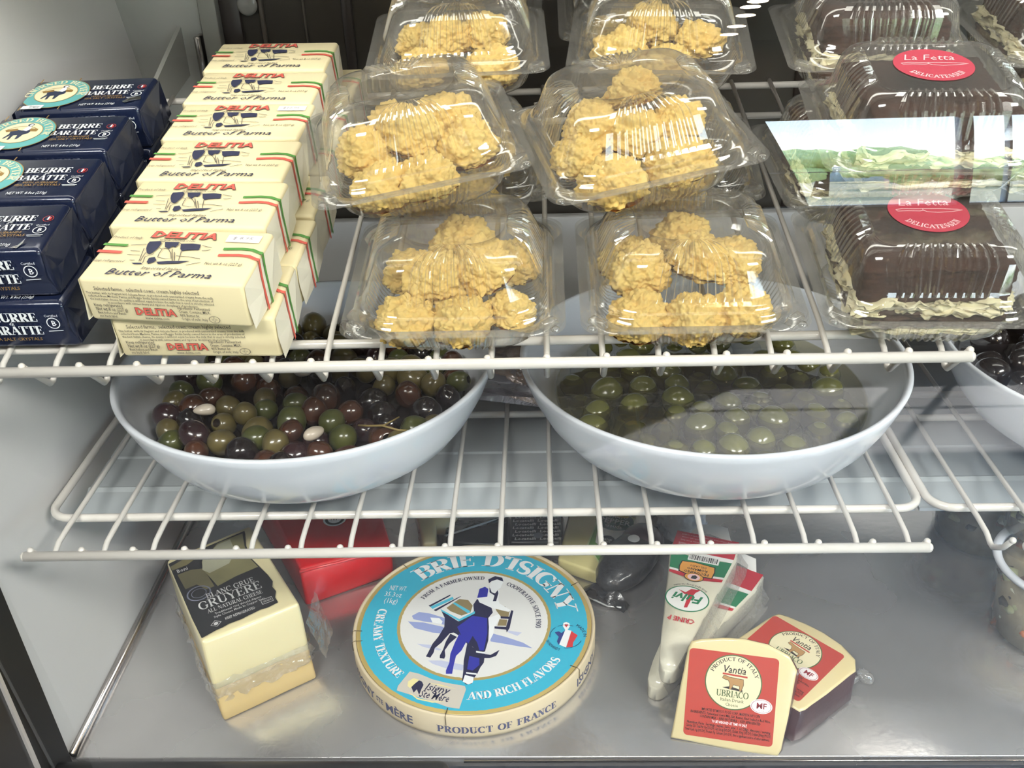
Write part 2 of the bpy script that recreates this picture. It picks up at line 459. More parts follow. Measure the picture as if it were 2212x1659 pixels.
# black gasket strip and bright edge running up the front of the left wall
def wall_strip(name, y0, y1, m, th, z1=48):
    b = MB()
    L = lambda z, y, d: (wall_x(z) + d, y + .158 * z, z)
    q = [L(-3, y0, 0), L(-3, y1, 0), L(z1, y1, 0), L(z1, y0, 0), L(-3, y0, th), L(-3, y1, th), L(z1, y1, th), L(z1, y0, th)]
    b.add(q, [(3, 2, 1, 0), (4, 5, 6, 7), (0, 1, 5, 4), (1, 2, 6, 5), (2, 3, 7, 6), (3, 0, 4, 7)], 0, False)
    return structure(b.build(name, m))
wall_strip('trim_5', -4.25, -.5, M_black, .25)
wall_strip('trim_6', -4.6, -4.25, mat('bright_edge', 'cfcac4', .3, .6), .35)
wall_strip('trim_7', -9, -4.6, M_black2, .1)
b = MB(); b.box((-43, 63.5, 38), (13, 2, 88), .05, 1)
structure(b.build('wall_back', M_grey))
b = MB()
b.box((8, 64, 38), (91, 1.6, 88), 0, mi=0)
b.box((-35.2, 63, 38), (3.6, 1.0, 88), .1, 1, mi=1)
b.box((-30.9, 62.9, 38), (.5, .7, 88), .1, 1, mi=2)
b.box((-26, 63.1, 38), (.25, .5, 88), .05, 1, mi=2)
b.box((-21, 63.1, 38), (1.2, .5, 88), .1, 1, mi=1)
b.box((33, 63.1, 38), (3, .6, 88), .1, 1, mi=1)
o = structure(b.build('door_1', [M_dark, M_dark2, mat('seam', '4a443c', .5)]))
b = MB(); b.lathe([(0, -.25), (.9, -.25), (1.15, -.1), (1.2, 0)], 28)
o2 = b.build('door_knob', mat('clear_knob', '8a8a86', .2, coat=.6), o)
o2.matrix_basis = at(-32.4, 62.55, 51.4, rx=R(-90))
b = MB(); b.box((30, 61.4, 12.5), (152, 1.6, 26), .15, 2)
structure(b.build('trim_9', M_wall))
b = MB(); b.box((86, 64, 38), (66, 1.6, 88), 0)
structure(b.build('wall_back.001', M_dark))
b = MB(); b.box((108, 31, 38), (2, 64, 88), 0)
structure(b.build('wall_right', M_wall))
b = MB(); b.box((30, 34, 80.5), (165, 60, 2), .1, 1)
structure(b.build('ceiling', M_wall))
# slotted upright and bracket arm in the back corner
up = thing('shelf_bracket', 'grey metal shelf bracket arm rising along the left wall to the back upright', 'bracket')
b = MB(); b.box((-36.6, 61.6, 42), (2.0, 1.6, 21), .1, 2); b.build('upright', mat('grey_metal', '8a8b86', .4, .3), up)
b = MB()
b.add([(-40.5 + d, y, z) for d in (0, .5) for y, z in ((40, 40.5), (61, 44), (61, 49.5), (40, 42.0))], [(0, 1, 2, 3), (7, 6, 5, 4), (0, 4, 5, 1), (1, 5, 6, 2), (2, 6, 7, 3), (3, 7, 4, 0)], 0, False)
b.build('arm', mat('grey_metal2', 'b4b5af', .4, .2), up)
b = MB(); b.box((-38.2, 61.2, 46), (.7, 2.2, 5), .2, 2); b.build('hook', M_steel2, up)

# sloping front glass: flat, then bending back toward the top
G_glass = clear('case_glass', (.93, .95, .95), .0, .09, .9, 4.5, .0)
prof = []
for i in range(9): prof.append((-3.6 + .114 * (50 * i / 8 - 3), 50 * i / 8 - 3))
a0 = math.atan(.114); RR = 60
for i in range(1, 31):
    a = a0 + R(1.5) * i
    prof.append((prof[8][0] + RR * (math.cos(a0) - math.cos(a)), prof[8][1] + RR * (math.sin(a) - math.sin(a0))))
b = MB()
b.loft([[Vector((-47 + 155 * k / 4, y, z)) for k in range(5)] for y, z in prof], closed_u=False)
structure(b.build('window_1', G_glass))

# the shop around it
M_shop = mat('shop_wall', '4a4540', .7, col2='423d38', nscale=4)
M_shopf = mat('shop_floor', '85888f', .45, col2='777a82', nscale=3, ncontrast=.6)
def slab(name, c, d, m):
    b = MB(); b.box(c, d, 0); return structure(b.build(name, m))
slab('floor.001', (130, -140, -57), (900, 440, 4), M_shopf)
slab('ceiling.001', (130, -150, 199), (900, 540, 4), mat('shop_ceiling', '57524c', .8))
slab('wall_front', (-115, -352, 70), (414, 6, 260), M_shop)
slab('wall_front.001', (306, -352, -21.75), (428, 6, 68.5), M_shop)
slab('wall_front.002', (306, -352, 152), (428, 6, 92), M_shop)
b = MB(); b.add([(x, y, z) for y in (-354, -350) for x, z in ((80, 12), (111, 12), (92, 106.5), (80, 106.5))], [(0, 1, 2, 3), (7, 6, 5, 4), (0, 4, 5, 1), (1, 5, 6, 2), (2, 6, 7, 3), (3, 7, 4, 0)], 0, False)
structure(b.build('trim_8', M_shop))
slab('wall_front.003', (550, -352, 70), (60, 6, 260), M_shop)
slab('wall_side', (-320, -150, 70), (6, 540, 260), M_shop)
slab('wall_side.001', (575, -150, 70), (6, 540, 260), M_shop)
slab('wall_rear', (130, 118, 70), (900, 6, 260), M_shop)
b = MB()
b.box((172, -349, 59), (5, 7, 94), .4, 2, mi=0)
b.box((190, -350, 59), (1.2, 5, 94), .3, 2, mi=1)
b.box((306, -350, 12.8), (428, 8, 2), .3, 1, mi=1)
b.box((306, -350, 48), (428, 2, .8), .2, 1, mi=1)
structure(b.build('window_2', [M_black2, mat('pale_frame', 'b9cbdc', .4)]))
# the street outside it
slab('street', (300, -3400, -62), (9000, 6000, 4), mat('road', 'c4b698', .8, col2='b3a68a', nscale=.3))
b = MB(); b.box((700, -3300, 10), (900, 60, 150), 1); b.box((700, -3268, 70), (700, 4, 30), 1, mi=1)
tag(b.build('building', [mat('pale_building', 'b9c6d2', .7), mat('fascia', 'dfe8ef', .6)]), 'pale low building mirrored between the trees in the glass', 'building')
def tree(x, y, h, rx, seed, col):
    h *= .5
    t = thing('tree', 'green leafy street tree seen in the window reflection', 'tree', at(x, y, -60), 'street trees in the reflection')
    rnd = random.Random(seed)
    b = MB(); b.tube([(0, 0, 0), (4, 2, h * .5)], [14, 9], 8); b.build('trunk', mat('bark', '5b4a3a', .9), t)
    b = MB()
    for i in range(16):
        c = Vector((rnd.uniform(-rx, rx) * .75, rnd.uniform(-60, 60), h * rnd.uniform(.35, .85))); r = rx * rnd.uniform(.16, .3)
        b.ico(3, lambda v: c + v * r * (1 + .35 * noise.noise(v * 3.1 + c * .1)))
    b.build('crown', mat('leaf' + col, col, .7, col2='dcebac', nscale=.9, ncontrast=.7), t)
for i, (x, y, h, rx, c) in enumerate([(430, -1500, 420, 150, 'c4de92'), (800, -1900, 300, 200, 'b2cf88'), (1330, -1800, 330, 200, 'bcd890'), (1850, -2000, 300, 220, 'b2cf88'), (2500, -2100, 330, 260, 'c4de92'), (1050, -2800, 400, 200, 'bcd890')]):
    tree(x, y, h, rx, i, c)

# ------------------------------------------------------------------ wire shelves
def wire_mesh(pts, r=.23):
    b = MB(); b.tube(pts, r, 8); return b
def loop_pts(x0, x1, y0, y1, z, r=1.9):
    P = []
    for cx, cy, a in ((x1 - r, y1 - r, 0), (x0 + r, y1 - r, 90), (x0 + r, y0 + r, 180), (x1 - r, y0 + r, 270)):
        P += [(x, y, z) for x, y in arc(cx, cy, r, r, a, a + 90, 6)]
    return P
def make_shelf(name, label, M, x0, step, n, lx0, lx1, fy, by, lip, railp, rx0, rx1, bars, zb=-.55, dip=0):
    """wires run front to back; their front ends bend up and carry the thick rail"""
    s = thing(name, label, 'shelf', M, 'white wire shelves')
    b = MB(); b.tube(loop_pts(lx0, lx1, fy, by, zb), .36, 12, closed=True); b.build('frame', M_enamel, s)
    proto = None
    for i in range(n):
        if proto is None:
            proto = wire_mesh(([(0, by, 0), (0, 4, 0), (0, 1.0, -.35), (0, -.3, -.95), (0, -.75, -.85), (0, lip[0] * .65, lip[1] * .35), (0, lip[0], lip[1])] if dip else [(0, by, 0), (0, 3, 0), (0, 1.2, -.1), (0, .35, -.42), (0, -.2, -.42), (0, -1.6, .7), (0, lip[0], lip[1])])).build('wire', M_enamel, s)
            b = MB(); b.ico(2, lambda v: Vector((v.x * .27, lip[0] + v.y * .27, lip[1] + v.z * .27))); e = b.build('wire_end', M_enamel, proto)
            c = proto
        else:
            c = proto.copy(); COL.objects.link(c); c.parent = s
            d = e.copy(); COL.objects.link(d); d.parent = c
        c.location = (Vector((x0 + i * step, 0, 0)) * CM)
    b = MB()
    b.tube([(rx0, railp[0], railp[1]), ((rx0 + rx1) / 2, railp[0], railp[1] + .1), (rx1, railp[0], railp[1])], .4, 14)
    for x in (rx0, rx1): b.ico(2, lambda v: Vector((x + v.x * .34, railp[0] + v.y * .4, railp[1] + v.z * .4)))
    b.build('front_rail', M_enamel, s)
    for y in bars:
        b = MB(); b.tube([(lx0, y, zb), (lx1, y, zb)], .34, 10); b.build('cross_bar', M_enamel, s)
    return s
make_shelf('wire_shelf', 'white wire shelf in the middle of the case carrying the two big olive bowls', at(0, 4.81, 18.5), -38.79, 4.04, 18, -41.6, 32.6, 5.1, 41, (-2.55, 2.15), (-2.85, 1.82), -39.2, 29.95, (21, 34))
make_shelf('wire_shelf', 'white wire shelf at the far right under the bowl of black olives', at(0, 4.81, 18.5), 36.2, 4.04, 16, 33.4, 102, 5.1, 41, (-2.55, 2.15), (-2.85, 1.82), 37.2, 100, (19.2, 23.5))
make_shelf('wire_shelf', 'sloping white wire shelf at the top holding butter packs and clear boxes', Matrix.Translation(UP0 * CM) @ UPROT, -42.87, 4.04, 19, -44.6, 31.8, 2.9, 46.5, (-2.88, 2.52), (-3.12, 2.16), -43, 29.9, (39.3,), dip=1)
# solid white deck under the middle shelves
def deck(label, x0, x1):
    t = thing('shelf_deck', label, 'deck')
    b = MB()
    P = [(12.2, 16.2), (12.5, 16.2), (15.3, 16.75), (15.7, 17.0), (16.1, 16.8), (20.6, 16.8), (20.8, 16.65), (21.0, 16.8), (47, 16.8), (47, 16.5), (20, 16.4), (15.4, 16.4), (12.2, 15.9)]
    b.loft([[Vector((x, y, z)) for y, z in P] for x in (x0, x1)], cap0=True, cap1=True, smooth=False)
    b.build('sheet', M_deck, t)
    for x in (x0 + 1.5, x1 - 1.5):
        b = MB(); b.box((x, 48.6, 17.2), (2, 3, 1.4), .1, 1); b.build('lug', M_deck, t)
    return t
deck('white sheet metal deck just under the middle shelf', -40.6, 33)
deck('white sheet metal deck under the right hand shelf', 33.4, 104)

# ------------------------------------------------------------------ white butter packs
M_paper = mat('butter_paper', 'f0e4bd', .5, col2='ebdcae', nscale=12, ncontrast=.8, bump=.12, bscale=28, spec=.35)
M_paperend = mat('butter_paper_fold', 'f4efdb', .5, bump=.15, bscale=24, spec=.35)
M_ink = mat('dark_ink', '3a3c55', .5)
M_inkgrey = mat('grey_ink', '57524f', .5)
M_red = mat('red_ink', 'e4685a', .5)
M_green = mat('green_ink', '5f9a4c', .5)
M_tagp = mat('price_paper', 'f6f1ea', .6)
PL, PD, PH = 11.9, 6.7, 3.6
def de(x, y, a=R(4.5)): return (x * math.cos(a) - y * math.sin(a), x * math.sin(a) + y * math.cos(a))
COW = [[(3.69, 4.43), (4.48, 4.49), (4.64, 4.18), (4.58, 3.51), (4.37, 2.98), (4.18, 2.79), (3.95, 3.0), (3.73, 3.55), (3.64, 4.09)], [(4.83, 4.38), (5.86, 4.33), (5.92, 3.99), (5.79, 3.65), (5.55, 3.8), (5.42, 3.47), (5.05, 3.69)], [(6.06, 4.12), (6.93, 4.14), (7.56, 4.0), (7.6, 3.7), (7.63, 3.3), (7.2, 3.32), (6.66, 3.28), (6.45, 3.15), (6.24, 3.43)], [(4.35, 2.32), (4.73, 2.43), (4.98, 2.03), (4.85, 1.77), (4.55, 1.59), (4.36, 1.79)], [(3.28, 1.71), (3.97, 1.71), (4.16, 1.54), (3.54, 1.54)], [(5.04, 1.83), (5.83, 1.92), (7.41, 1.92), (6.67, 1.62), (5.25, 1.56)]]
COWL = [[(2.48, 3.98), (3.03, 4.01), (3.58, 4.07)], [(2.69, 3.26), (3.41, 3.18)], [(2.63, 2.76), (3.55, 2.68)], [(3.05, 2.05), (3.43, 2.03)], [(3.58, 3.55), (3.68, 2.74), (3.78, 1.88)], [(3.88, 3.0), (3.87, 2.08), (3.89, 1.88)], [(4.91, 3.56), (5.35, 3.47), (5.71, 2.92), (5.96, 2.24), (5.49, 2.2), (4.94, 2.42)], [(4.93, 3.49), (4.9, 2.82), (4.94, 2.42)], [(5.64, 3.46), (6.13, 1.97), (6.3, 1.97), (5.95, 3.04)], [(4.55, 2.84), (4.03, 2.46), (4.12, 1.67)], [(6.22, 2.56), (7.07, 2.46), (8.04, 2.18)], [(6.41, 3.15), (6.58, 1.95)], [(7.69, 3.9), (8.08, 3.72), (8.45, 3.62)], [(7.85, 3.22), (8.13, 3.23), (8.45, 3.33)], [(7.27, 1.4), (7.7, 1.58), (8.21, 1.73)], [(4.48, 4.45), (4.83, 4.42)], [(5.86, 4.3), (6.06, 4.15)], [(4.64, 3.6), (4.9, 3.45)]]
def make_butter():
    t = thing('butter_pack', 'cream paper wrapped butter pack', 'butter pack')
    b = MB()
    b.box((PL / 2, PD / 2, PH / 2), (PL, PD, PH), .32, 3)
    wr = lambda v: v + Vector((0, 0, .07 * noise.noise(v * .5) + .03 * noise.noise(v * 1.6))) if v.z > 1 else v + Vector((.05 * noise.noise(v * .6), .06 * noise.noise(v * .7 + Vector((3, 1, 2))), 0))
    b.build('wrapper', M_paper, t, xf=wr)
    # envelope folds at the two ends
    for x, sg in ((PL, 1), (0, -1)):
        b = MB(); d = .14 * sg
        b.add([(x + d * .2, .15, PH - .25), (x + d * .2, PD - .15, PH - .25), (x + d * 2.2, PD / 2 + .8, PH * .42), (x + d * 2.2, PD / 2 - .8, PH * .42), (x + d * .2, .2, .15), (x + d * .2, PD - .2, .15), (x + d * 2.6, PD / 2, .2), (x + d * .1, -.02, PH * .5), (x + d * 1.5, -.12, .06)],
              [(0, 1, 2, 3), (0, 3, 6, 8, 7), (1, 5, 6, 2), (3, 2, 6), (4, 8, 6, 5)], 0, False)
        b.build('end_fold', M_paperend, t)
    # print on top and front
    b = MB()
    top = lambda x, y, z=0: Vector((x, y, PH + .09 + z))
    fr = lambda x, y, z=0: Vector((x, -.1 - z, y))
    for P in COW: b.poly([de(*p) for p in P], top, 0)
    for P in COWL: b.tri2(stroke([de(*p) for p in P], .05), top, 1)
    def T(tx, x, y, mi, mp=top, z=0, ang=0): b.tri2(shift(tx[0], x, y, ang), mp, mi, z)
    T(fit(sans('DELITIA', .86, .12, .045), 5.05), 3.1, 5.25, 1); T(fit(sans('DELITIA', .8, .12, .03), 4.95), 3.14, 5.29, 2, z=.01)
    T(fit(sans('www.delitia.com', .26, .2), 2.7), 3.95, 4.88, 1)
    T(fit(sans('Product of Italy', .3, .35), 2.3), .35, 5.0, 1)
    T(fit(sans('Keep refrigerated', .3, .35), 2.4), .2, 2.0, 1)
    T(fit(sans('Net wt 8 oz (227 g)', .34, .1), 2.7), 8.35, 2.15, 1)
    T(fit(sans('Imported Italian', .34, .35, .005), 2.95), 4.1, 1.28, 1)
    T(fit(sans('Butter of Parma', .74, .35, .006), 7.7), 1.75, .5, 0)
    b.poly([(.12, 4.3), (1.95, 4.25), (1.9, 3.98), (.1, 4.02)], top, 3)
    b.poly([(.06, 3.42), (1.9, 3.38), (1.84, 3.08), (.04, 3.1)], top, 2)
    for yy, mi, x0 in ((4.2, 3, 9.05), (3.4, 2, 8.95)):
        b.tri2(stroke([(x0, yy - .05), (10.4, yy + .06), (11.2, yy - .02), (PL - .2, yy - .3)], .3), top, mi)
        en = lambda y, z: Vector((PL + .1 + .36 * max(0, min(1, (PH - z) / PH)) ** .8, y, z))
        S = [(yy - .3, PH + .02), (yy - .75, PH * .7), (yy - 1.05, PH * .35), (yy - 1.2, .1)]
        v2, f2 = [], []
        for y, z in S: v2 += [en(y - .15, z), en(y + .15, z)]
        b.add(v2, [(2 * i, 2 * i + 1, 2 * i + 3, 2 * i + 2) for i in range(3)], mi, False)
        b.add([top(PL - .2, yy - .45), top(PL - .2, yy - .15), v2[1], v2[0]], [(0, 1, 2, 3)], mi, False)
    # front face
    k = (PL) / 13.3
    T(fit(sans('Selected farms,  selected cows, cream highly selected', .33, 0, .004), 7.6), 1.05, 2.72, 1, fr)
    for i, (s_, wd, x) in enumerate([('This butter, with its fragrant and delicate flavor, is produced with pasteurized creams from the milk', 9.2, .38), ('collected from Modena, Parma and Reggio Emilia family owned farms in the area of production of', 9.1, .45), ('the best Italian cheese. Its quality is without equal because the milk that is used is strictly selected', 9.0, .52), ('in accordance with extraordinary and rigorous disciplinary of production.', 6.6, 1.75)]):
        T(fit(sans(s_, .2, 0, .006), wd), x, 2.4 - .26 * i, 1, fr)
    for i, (s_, h, wd) in enumerate([('Keep refrigerated', .26, 2.1), ('Net wt 8 oz (227 g)', .32, 2.35), ('Best before and Batch:', .22, 2.1), ('see back label.', .22, 1.35)]):
        T(fit(sans(s_, h, 0, .004), wd), .62 + .05 * i, [1.35, .98, .7, .42][i], 1, fr)
    T(fit(sans('DELITIA', .62, 0, .045), 3.05), 3.55, .78, 1, fr); T(fit(sans('DELITIA', .58, 0, .03), 2.98), 3.58, .8, 2, fr, .01)
    T(fit(sans('www.delitia.com', .22, 0, .004), 1.75), 4.15, .42, 1, fr)
    for i, (s_, wd) in enumerate([('Ingredients: Pasteurized', 2.35), ('Cream. Contains: MILK.', 2.3), ('83% Butter fat', 1.4), ('Origin of milk: Italy', 1.9)]):
        T(fit(sans(s_, .24, 0, .004), wd), 6.75 + .03 * i, 1.42 - .31 * i, 1, fr)
    b.tri2(ring2(.36, .4, 32, 9.25, .66, .75), fr, 1)
    T(fit(sans('IT', .13), .13), 9.17, .74, 1, fr); T(fit(sans('08 50', .11), .4), 9.05, .6, 1, fr); T(fit(sans('CE', .12), .17), 9.15, .44, 1, fr)
    b.build('printed_lettering', [M_ink, M_inkgrey, M_red, M_green], t)
    return t
def price_tag(parent, body, x, y):
    b = MB()
    mp = lambda X, Y, z=0: Vector((X, Y, PH + .11 + z))
    b.poly(rrect(2.5, .95, .08, x, y), mp, 0)
    b.tri2(shift(fit(sans(body, .36, .1), 1.5)[0], x - .85, y - .12), mp, 1, .01)
    tag(b.build('price_sticker', [M_tagp, mat('price_ink', '8d8a90', .5)], parent), 'small white price sticker reading ' + body)
P0 = make_butter()
WHITE = [(-30.5, .45, -6.5, 'front pack of the top row of cream butter, with a $ 8.95 sticker'),
         (-30.6, 7.25, -4, 'second cream butter pack from the front in the top row'),
         (-30.75, 14.1, -3.5, 'third cream butter pack from the front in the top row'),
         (-30.8, 21.1, -3, 'fourth cream butter pack from the front, top row, with a $10.95 sticker'),
         (-30.9, 28.1, -4, 'fifth cream butter pack from the front in the top row'),
         (-30.9, 35.2, -3, 'cream butter pack at the far back end of the top row')]
LOWP = [(-29.45, .75, -2, 'cream butter pack at the bottom front, directly on the wire shelf'),
        (-29.1, 7.7, -4, 'lower layer cream butter pack under the second of the top row'),
        (-29.0, 14.7, -3, 'lower layer cream butter pack under the third of the top row'),
        (-29.3, 21.8, -3, 'lower layer cream butter pack under the fourth of the top row'),
        (-29.2, 28.9, -3, 'lower layer cream butter pack under the fifth of the top row'),
        (-29.0, 37.0, -2, 'lower layer cream butter pack jutting out right at the back of the stack')]
first = True
tagged = []
for lst, wz in ((WHITE, 3.95), (LOWP, .3)):
    for x, v, yaw, lab in lst:
        M = on_shelf(x, v, wz, R(yaw))
        o = P0 if first else copy_tree(P0)
        first = False
        o.matrix_basis = M
        tag(o, lab, 'butter pack', 'cream butter packs')
        if '.95' in lab: tagged.append((o, '$ 8.95' if '8.95' in lab else '$10.95'))
for o, price in tagged: price_tag(o, price, 10.1, 5.5)

# ------------------------------------------------------------------ dark blue butter packs
M_navy = mat('navy_foil', '1d2642', .2, .15, col2='172039', nscale=7, ncontrast=.8, bump=.35, bscale=22, coat=.6, coat_rough=.12)
M_teal = mat('teal_print', '63b3b2', .35, coat=.3)
M_creamp = mat('cream_print', 'efe6bd', .4, coat=.3)
M_gold = mat('gold_print', 'b9924e', .3, .5)
M_whitep = mat('white_print', 'eef0f2', .4)
M_navyp = mat('navy_print', '28334f', .4)
M_redp = mat('red_print', 'd0413c', .4)
BL, BD, BH = 11.2, 7.0, 3.9
def make_navy():
    t = thing('butter_pack', 'dark blue foil butter pack', 'butter pack')
    b = MB(); b.box((BL / 2, BD / 2, BH / 2), (BL + .9, BD, BH), .42, 3, taper=.93)
    b.build('wrapper', M_navy, t, xf=lambda v: v + Vector((.16 * noise.noise(v * .8), .1 * noise.noise(v * .7 + Vector((5, 0, 0))), .1 * noise.noise(v * .55))))
    for x, sg in ((BL + .2, 1), (-.2, -1)):
        b = MB(); d = .2 * sg
        P = [(x - .1 * sg, .3, BH - .35), (x - .1 * sg, BD - .3, BH - .35), (x + d * 1.2, BD / 2 + .6, BH * .5), (x + d * 1.2, BD / 2 - 1.2, BH * .45), (x + d * .8, .25, .2), (x + d * .8, BD - .25, .2), (x + d * 1.8, BD / 2, .15), (x - .2 * sg, -.05, BH * .45)]
        b.add(P, [(0, 1, 2, 3), (0, 3, 6, 4, 7), (1, 5, 6, 2), (3, 2, 6)], 0, False)
        b.build('end_fold', M_navy, t)
    b = MB()
    top = lambda x, y, z=0: Vector((x, y, BH + .1 + z))
    def T(tx, x, y, mi, z=.01, ang=0): b.tri2(shift(tx[0], x, y, ang), top, mi, z)
    cx, cy = 2.9, 3.5
    clip = lambda P: [(max(.5, x), max(.3, min(BD - .35, y))) for x, y in P]
    b.poly(clip(disc(2.98, 64, cx, cy)), top, 3); b.poly(clip(disc(2.9, 64, cx, cy)), top, 1, .01)
    b.poly(clip(disc(1.92, 48, cx, cy)), top, 3, .02); b.poly(disc(1.86, 48, cx, cy), top, 2, .03)
    tx = fit(serif('CHURNED BUTTER', .62, .22, .07, .05), 7.6)
    b.tri2(shift(arc_up(tx[0], 2.1, 194), cx, cy), top, 2, .03)
    # rider and horse motif, reduced to flat shapes
    hs = [(-.9, .35), (-.3, .5), (.1, .35), (.6, .7), (.9, .35), (.8, -.2), (.45, -.4), (.25, -1.2), (.05, -1.25), (0, -.5), (-.35, -.55), (-.4, -1.25), (-.6, -1.3), (-.62, -.5), (-.95, -1.1), (-1.1, -1.05), (-.8, -.2)]
    b.poly([(cx + x, cy + y) for x, y in hs], top, 5, .04)
    b.poly([(cx + x, cy + y) for x, y in [(-1.4, .5), (-.4, .75), (-.3, .35), (-1.2, .1)]], top, 3, .05)
    b.poly([(cx + x, cy + y) for x, y in [(.7, .7), (1.4, .6), (1.4, .1), (.8, .2)]], top, 3, .05)
    b.poly([(cx + x, cy + y) for x, y in [(.1, .4), (.3, 1.1), (.6, 1.2), (.75, .6), (.5, .2)]], top, 4, .05)
    b.poly(disc(.27, 16, cx + .5, cy + 1.35), top, 5, .05); b.poly(disc(.17, 16, cx + .55, cy + 1.32), top, 4, .055)
    b.tri2(stroke(arc(cx, cy - .1, 1.5, 1.25, 20, 160, 12), .07), top, 3, .04)
    b.poly([(.75, .35), (2.6, .3), (2.7, 1.05), (1.9, 1.1), (.85, 1.0)], top, 4, .05)
    T(fit(sans('Isigny', .36, .2), 1.0), 1.45, .66, 5, .06); T(fit(sans('Ste M\u00e8re', .22, .2), .9), 1.5, .4, 5, .06)
    for x in (.62, 4.15):
        b.tri2(stroke([(x, .2), (x, 1.0)], .1), top, 3); b.tri2(stroke([(x, 5.9), (x, 6.8)], .1), top, 3)
    T(fit(serif('BEURRE', .74, .22, .05, .03), 3.7), 5.95, 4.1, 4)
    T(fit(sans('de', .3, .5), .4), 7.6, 3.86, 4)
    T(fit(serif('BAR\u00c2TTE', .74, .22, .05, .03), 4.05), 5.6, 2.9, 4)
    T(fit(sans('WITH GU\u00c9RANDE', .26, 0, .012), 2.8), 6.4, 2.42, 3); T(fit(sans('SEA SALT CRYSTALS', .3, 0, .015), 3.7), 5.9, 2.0, 3)
    T(fit(sans('NET WT. 8.8oz (250g)', .38, .1), 3.2), 5.8, .75, 4)
    T(fit(sans('Certified', .22, .1), 1.0), 10.0 - .1, 3.35, 4)
    b.tri2(ring2(.42, .49, 32, 10.4, 2.8), top, 4); T(sans('B', .48, 0, .01), 10.25, 2.56, 4); b.tri2(stroke([(9.7, 2.12), (10.9, 2.12)], .06), top, 4); b.tri2(stroke([(9.8, 1.95), (10.8, 1.95)], .04), top, 4)
    b.tri2(ring2(.36, .4, 32, 10.5, 4.35), top, 6); b.poly([(10.3, 4.15), (10.42, 4.15), (10.42, 4.6), (10.3, 4.55)], top, 5); b.poly([(10.44, 4.15), (10.56, 4.15), (10.56, 4.62), (10.44, 4.62)], top, 4); b.poly([(10.58, 4.15), (10.72, 4.2), (10.74, 4.5), (10.58, 4.6)], top, 6)
    # print on the front face
    fr = lambda x, y, z=0: Vector((x, -.12 - z + .06 * (y - 1.5) / 2, y))
    def F(tx, x, y, mi): b.tri2(shift(tx[0], x, y), fr, mi)
    F(fit(serif('BEURRE', .72, .24, .06, .03), 4.0), 5.2, 2.55, 4); F(fit(sans('de', .28, .5), .4), 6.9, 2.25, 4); F(fit(serif('BAR\u00c2TTE', .72, .24, .06, .03), 4.3), 5.0, 1.4, 4)
    F(fit(sans('Certified', .22, .0), 1.0), 9.75, 2.9, 4); b.tri2(ring2(.42, .49, 32, 10.25, 2.35), fr, 4); F(sans('B', .48, 0, .01), 10.1, 2.11, 4); b.tri2(stroke([(9.7, 1.65), (10.8, 1.7)], .06), fr, 4)
    F(fit(sans('SEA SALT CRYSTALS', .28, 0, .012), 3.7), 5.3, .85, 3)
    b.build('printed_lettering', [M_navyp, M_teal, M_creamp, M_gold, M_whitep, M_navyp, M_redp], t)
    return t
N0 = make_navy()
NAVY = [(-45.3, 25.6, 4.25, 1.5, 'dark blue butter pack at the back end of the row, with a torn silver corner'),
        (-45.6, 17.9, 4.25, 0, 'dark blue butter pack second from the back of its row'),
        (-45.4, 10.3, 4.25, -1, 'dark blue butter pack third from the back of its row'),
        (-45.2, 2.7, 4.25, 1, 'dark blue butter pack at the front of the upper row, at the left edge'),
        (-44.6, 2.0, .3, 0, 'dark blue butter pack at the bottom front, standing on the wire shelf'),
        (-45.2, 9.8, .3, 0, 'dark blue butter pack of the lower layer behind the front one'),
        (-45.3, 17.6, .3, 0, 'dark blue butter pack of the lower layer, third from the front'),
        (-45.2, 25.5, .3, 0, 'dark blue butter pack of the lower layer at the back')]
navies = []
for i, (x, v, wz, yaw, lab) in enumerate(NAVY):
    o = N0 if i == 0 else copy_tree(N0)
    o.matrix_basis = on_shelf(x, v, wz, R(yaw))
    tag(o, lab, 'butter pack', 'dark blue butter packs'); navies.append(o)
for i, o in [(i, o) for i, o in enumerate(navies) if i in (0, 3)]:
        b = MB()
        top = lambda x, y, z=0: Vector((x, y, BH + .17 + z + .12 * math.sin(x * 3 + y * 2)))
        if i == 0: b.poly([(9.6, 1.2), (10.2, 1.7), (11.0, 2.2), (11.1, 1.7), (10.5, 1.2), (9.9, .9)], top, 0)
        else: b.poly([(9.2, .5), (9.6, .9), (10.0, 1.4), (9.95, .9), (9.6, .45)], top, 0)
        tag(b.build('torn_foil', mat('silver_foil', (.8, .8, .8), .18, 1.0, bump=.5, bscale=60), o), 'bare silver foil showing through a tear')

# ------------------------------------------------------------------ clear hinged boxes
G_clam = clear('clear_plastic', (.975, .975, .965), .085, .10, .8, 2.3, .10, hazecol=(.82, .8, .75), gloss=(.9, .9, .88), edge=.25)
def rr(A, B, r, nf=66, nc=10):
    """rounded rectangle as (x, y, nx, ny, rib phase or None)"""
    r = min(r, A - .01, B - .01); out = []
    for s_ in range(4):
        ang = 90 * s_
        hx, hy = (A, B) if s_ % 2 == 0 else (B, A)
        c, s2 = math.cos(R(ang)), math.sin(R(ang))
        ln = hy - r
        for i in range(nf):
            t = -1 + 2 * i / nf
            x, y = hx, ln * t
            out.append((x * c - y * s2, x * s2 + y * c, c, s2, t))
        for i in range(nc):
            a = R(90 * i / nc)
            x, y = hx - r + r * math.cos(a), ln + r * math.sin(a)
            out.append((x * c - y * s2, x * s2 + y * c, math.cos(a + R(ang)), math.sin(a + R(ang)), None))
    return out
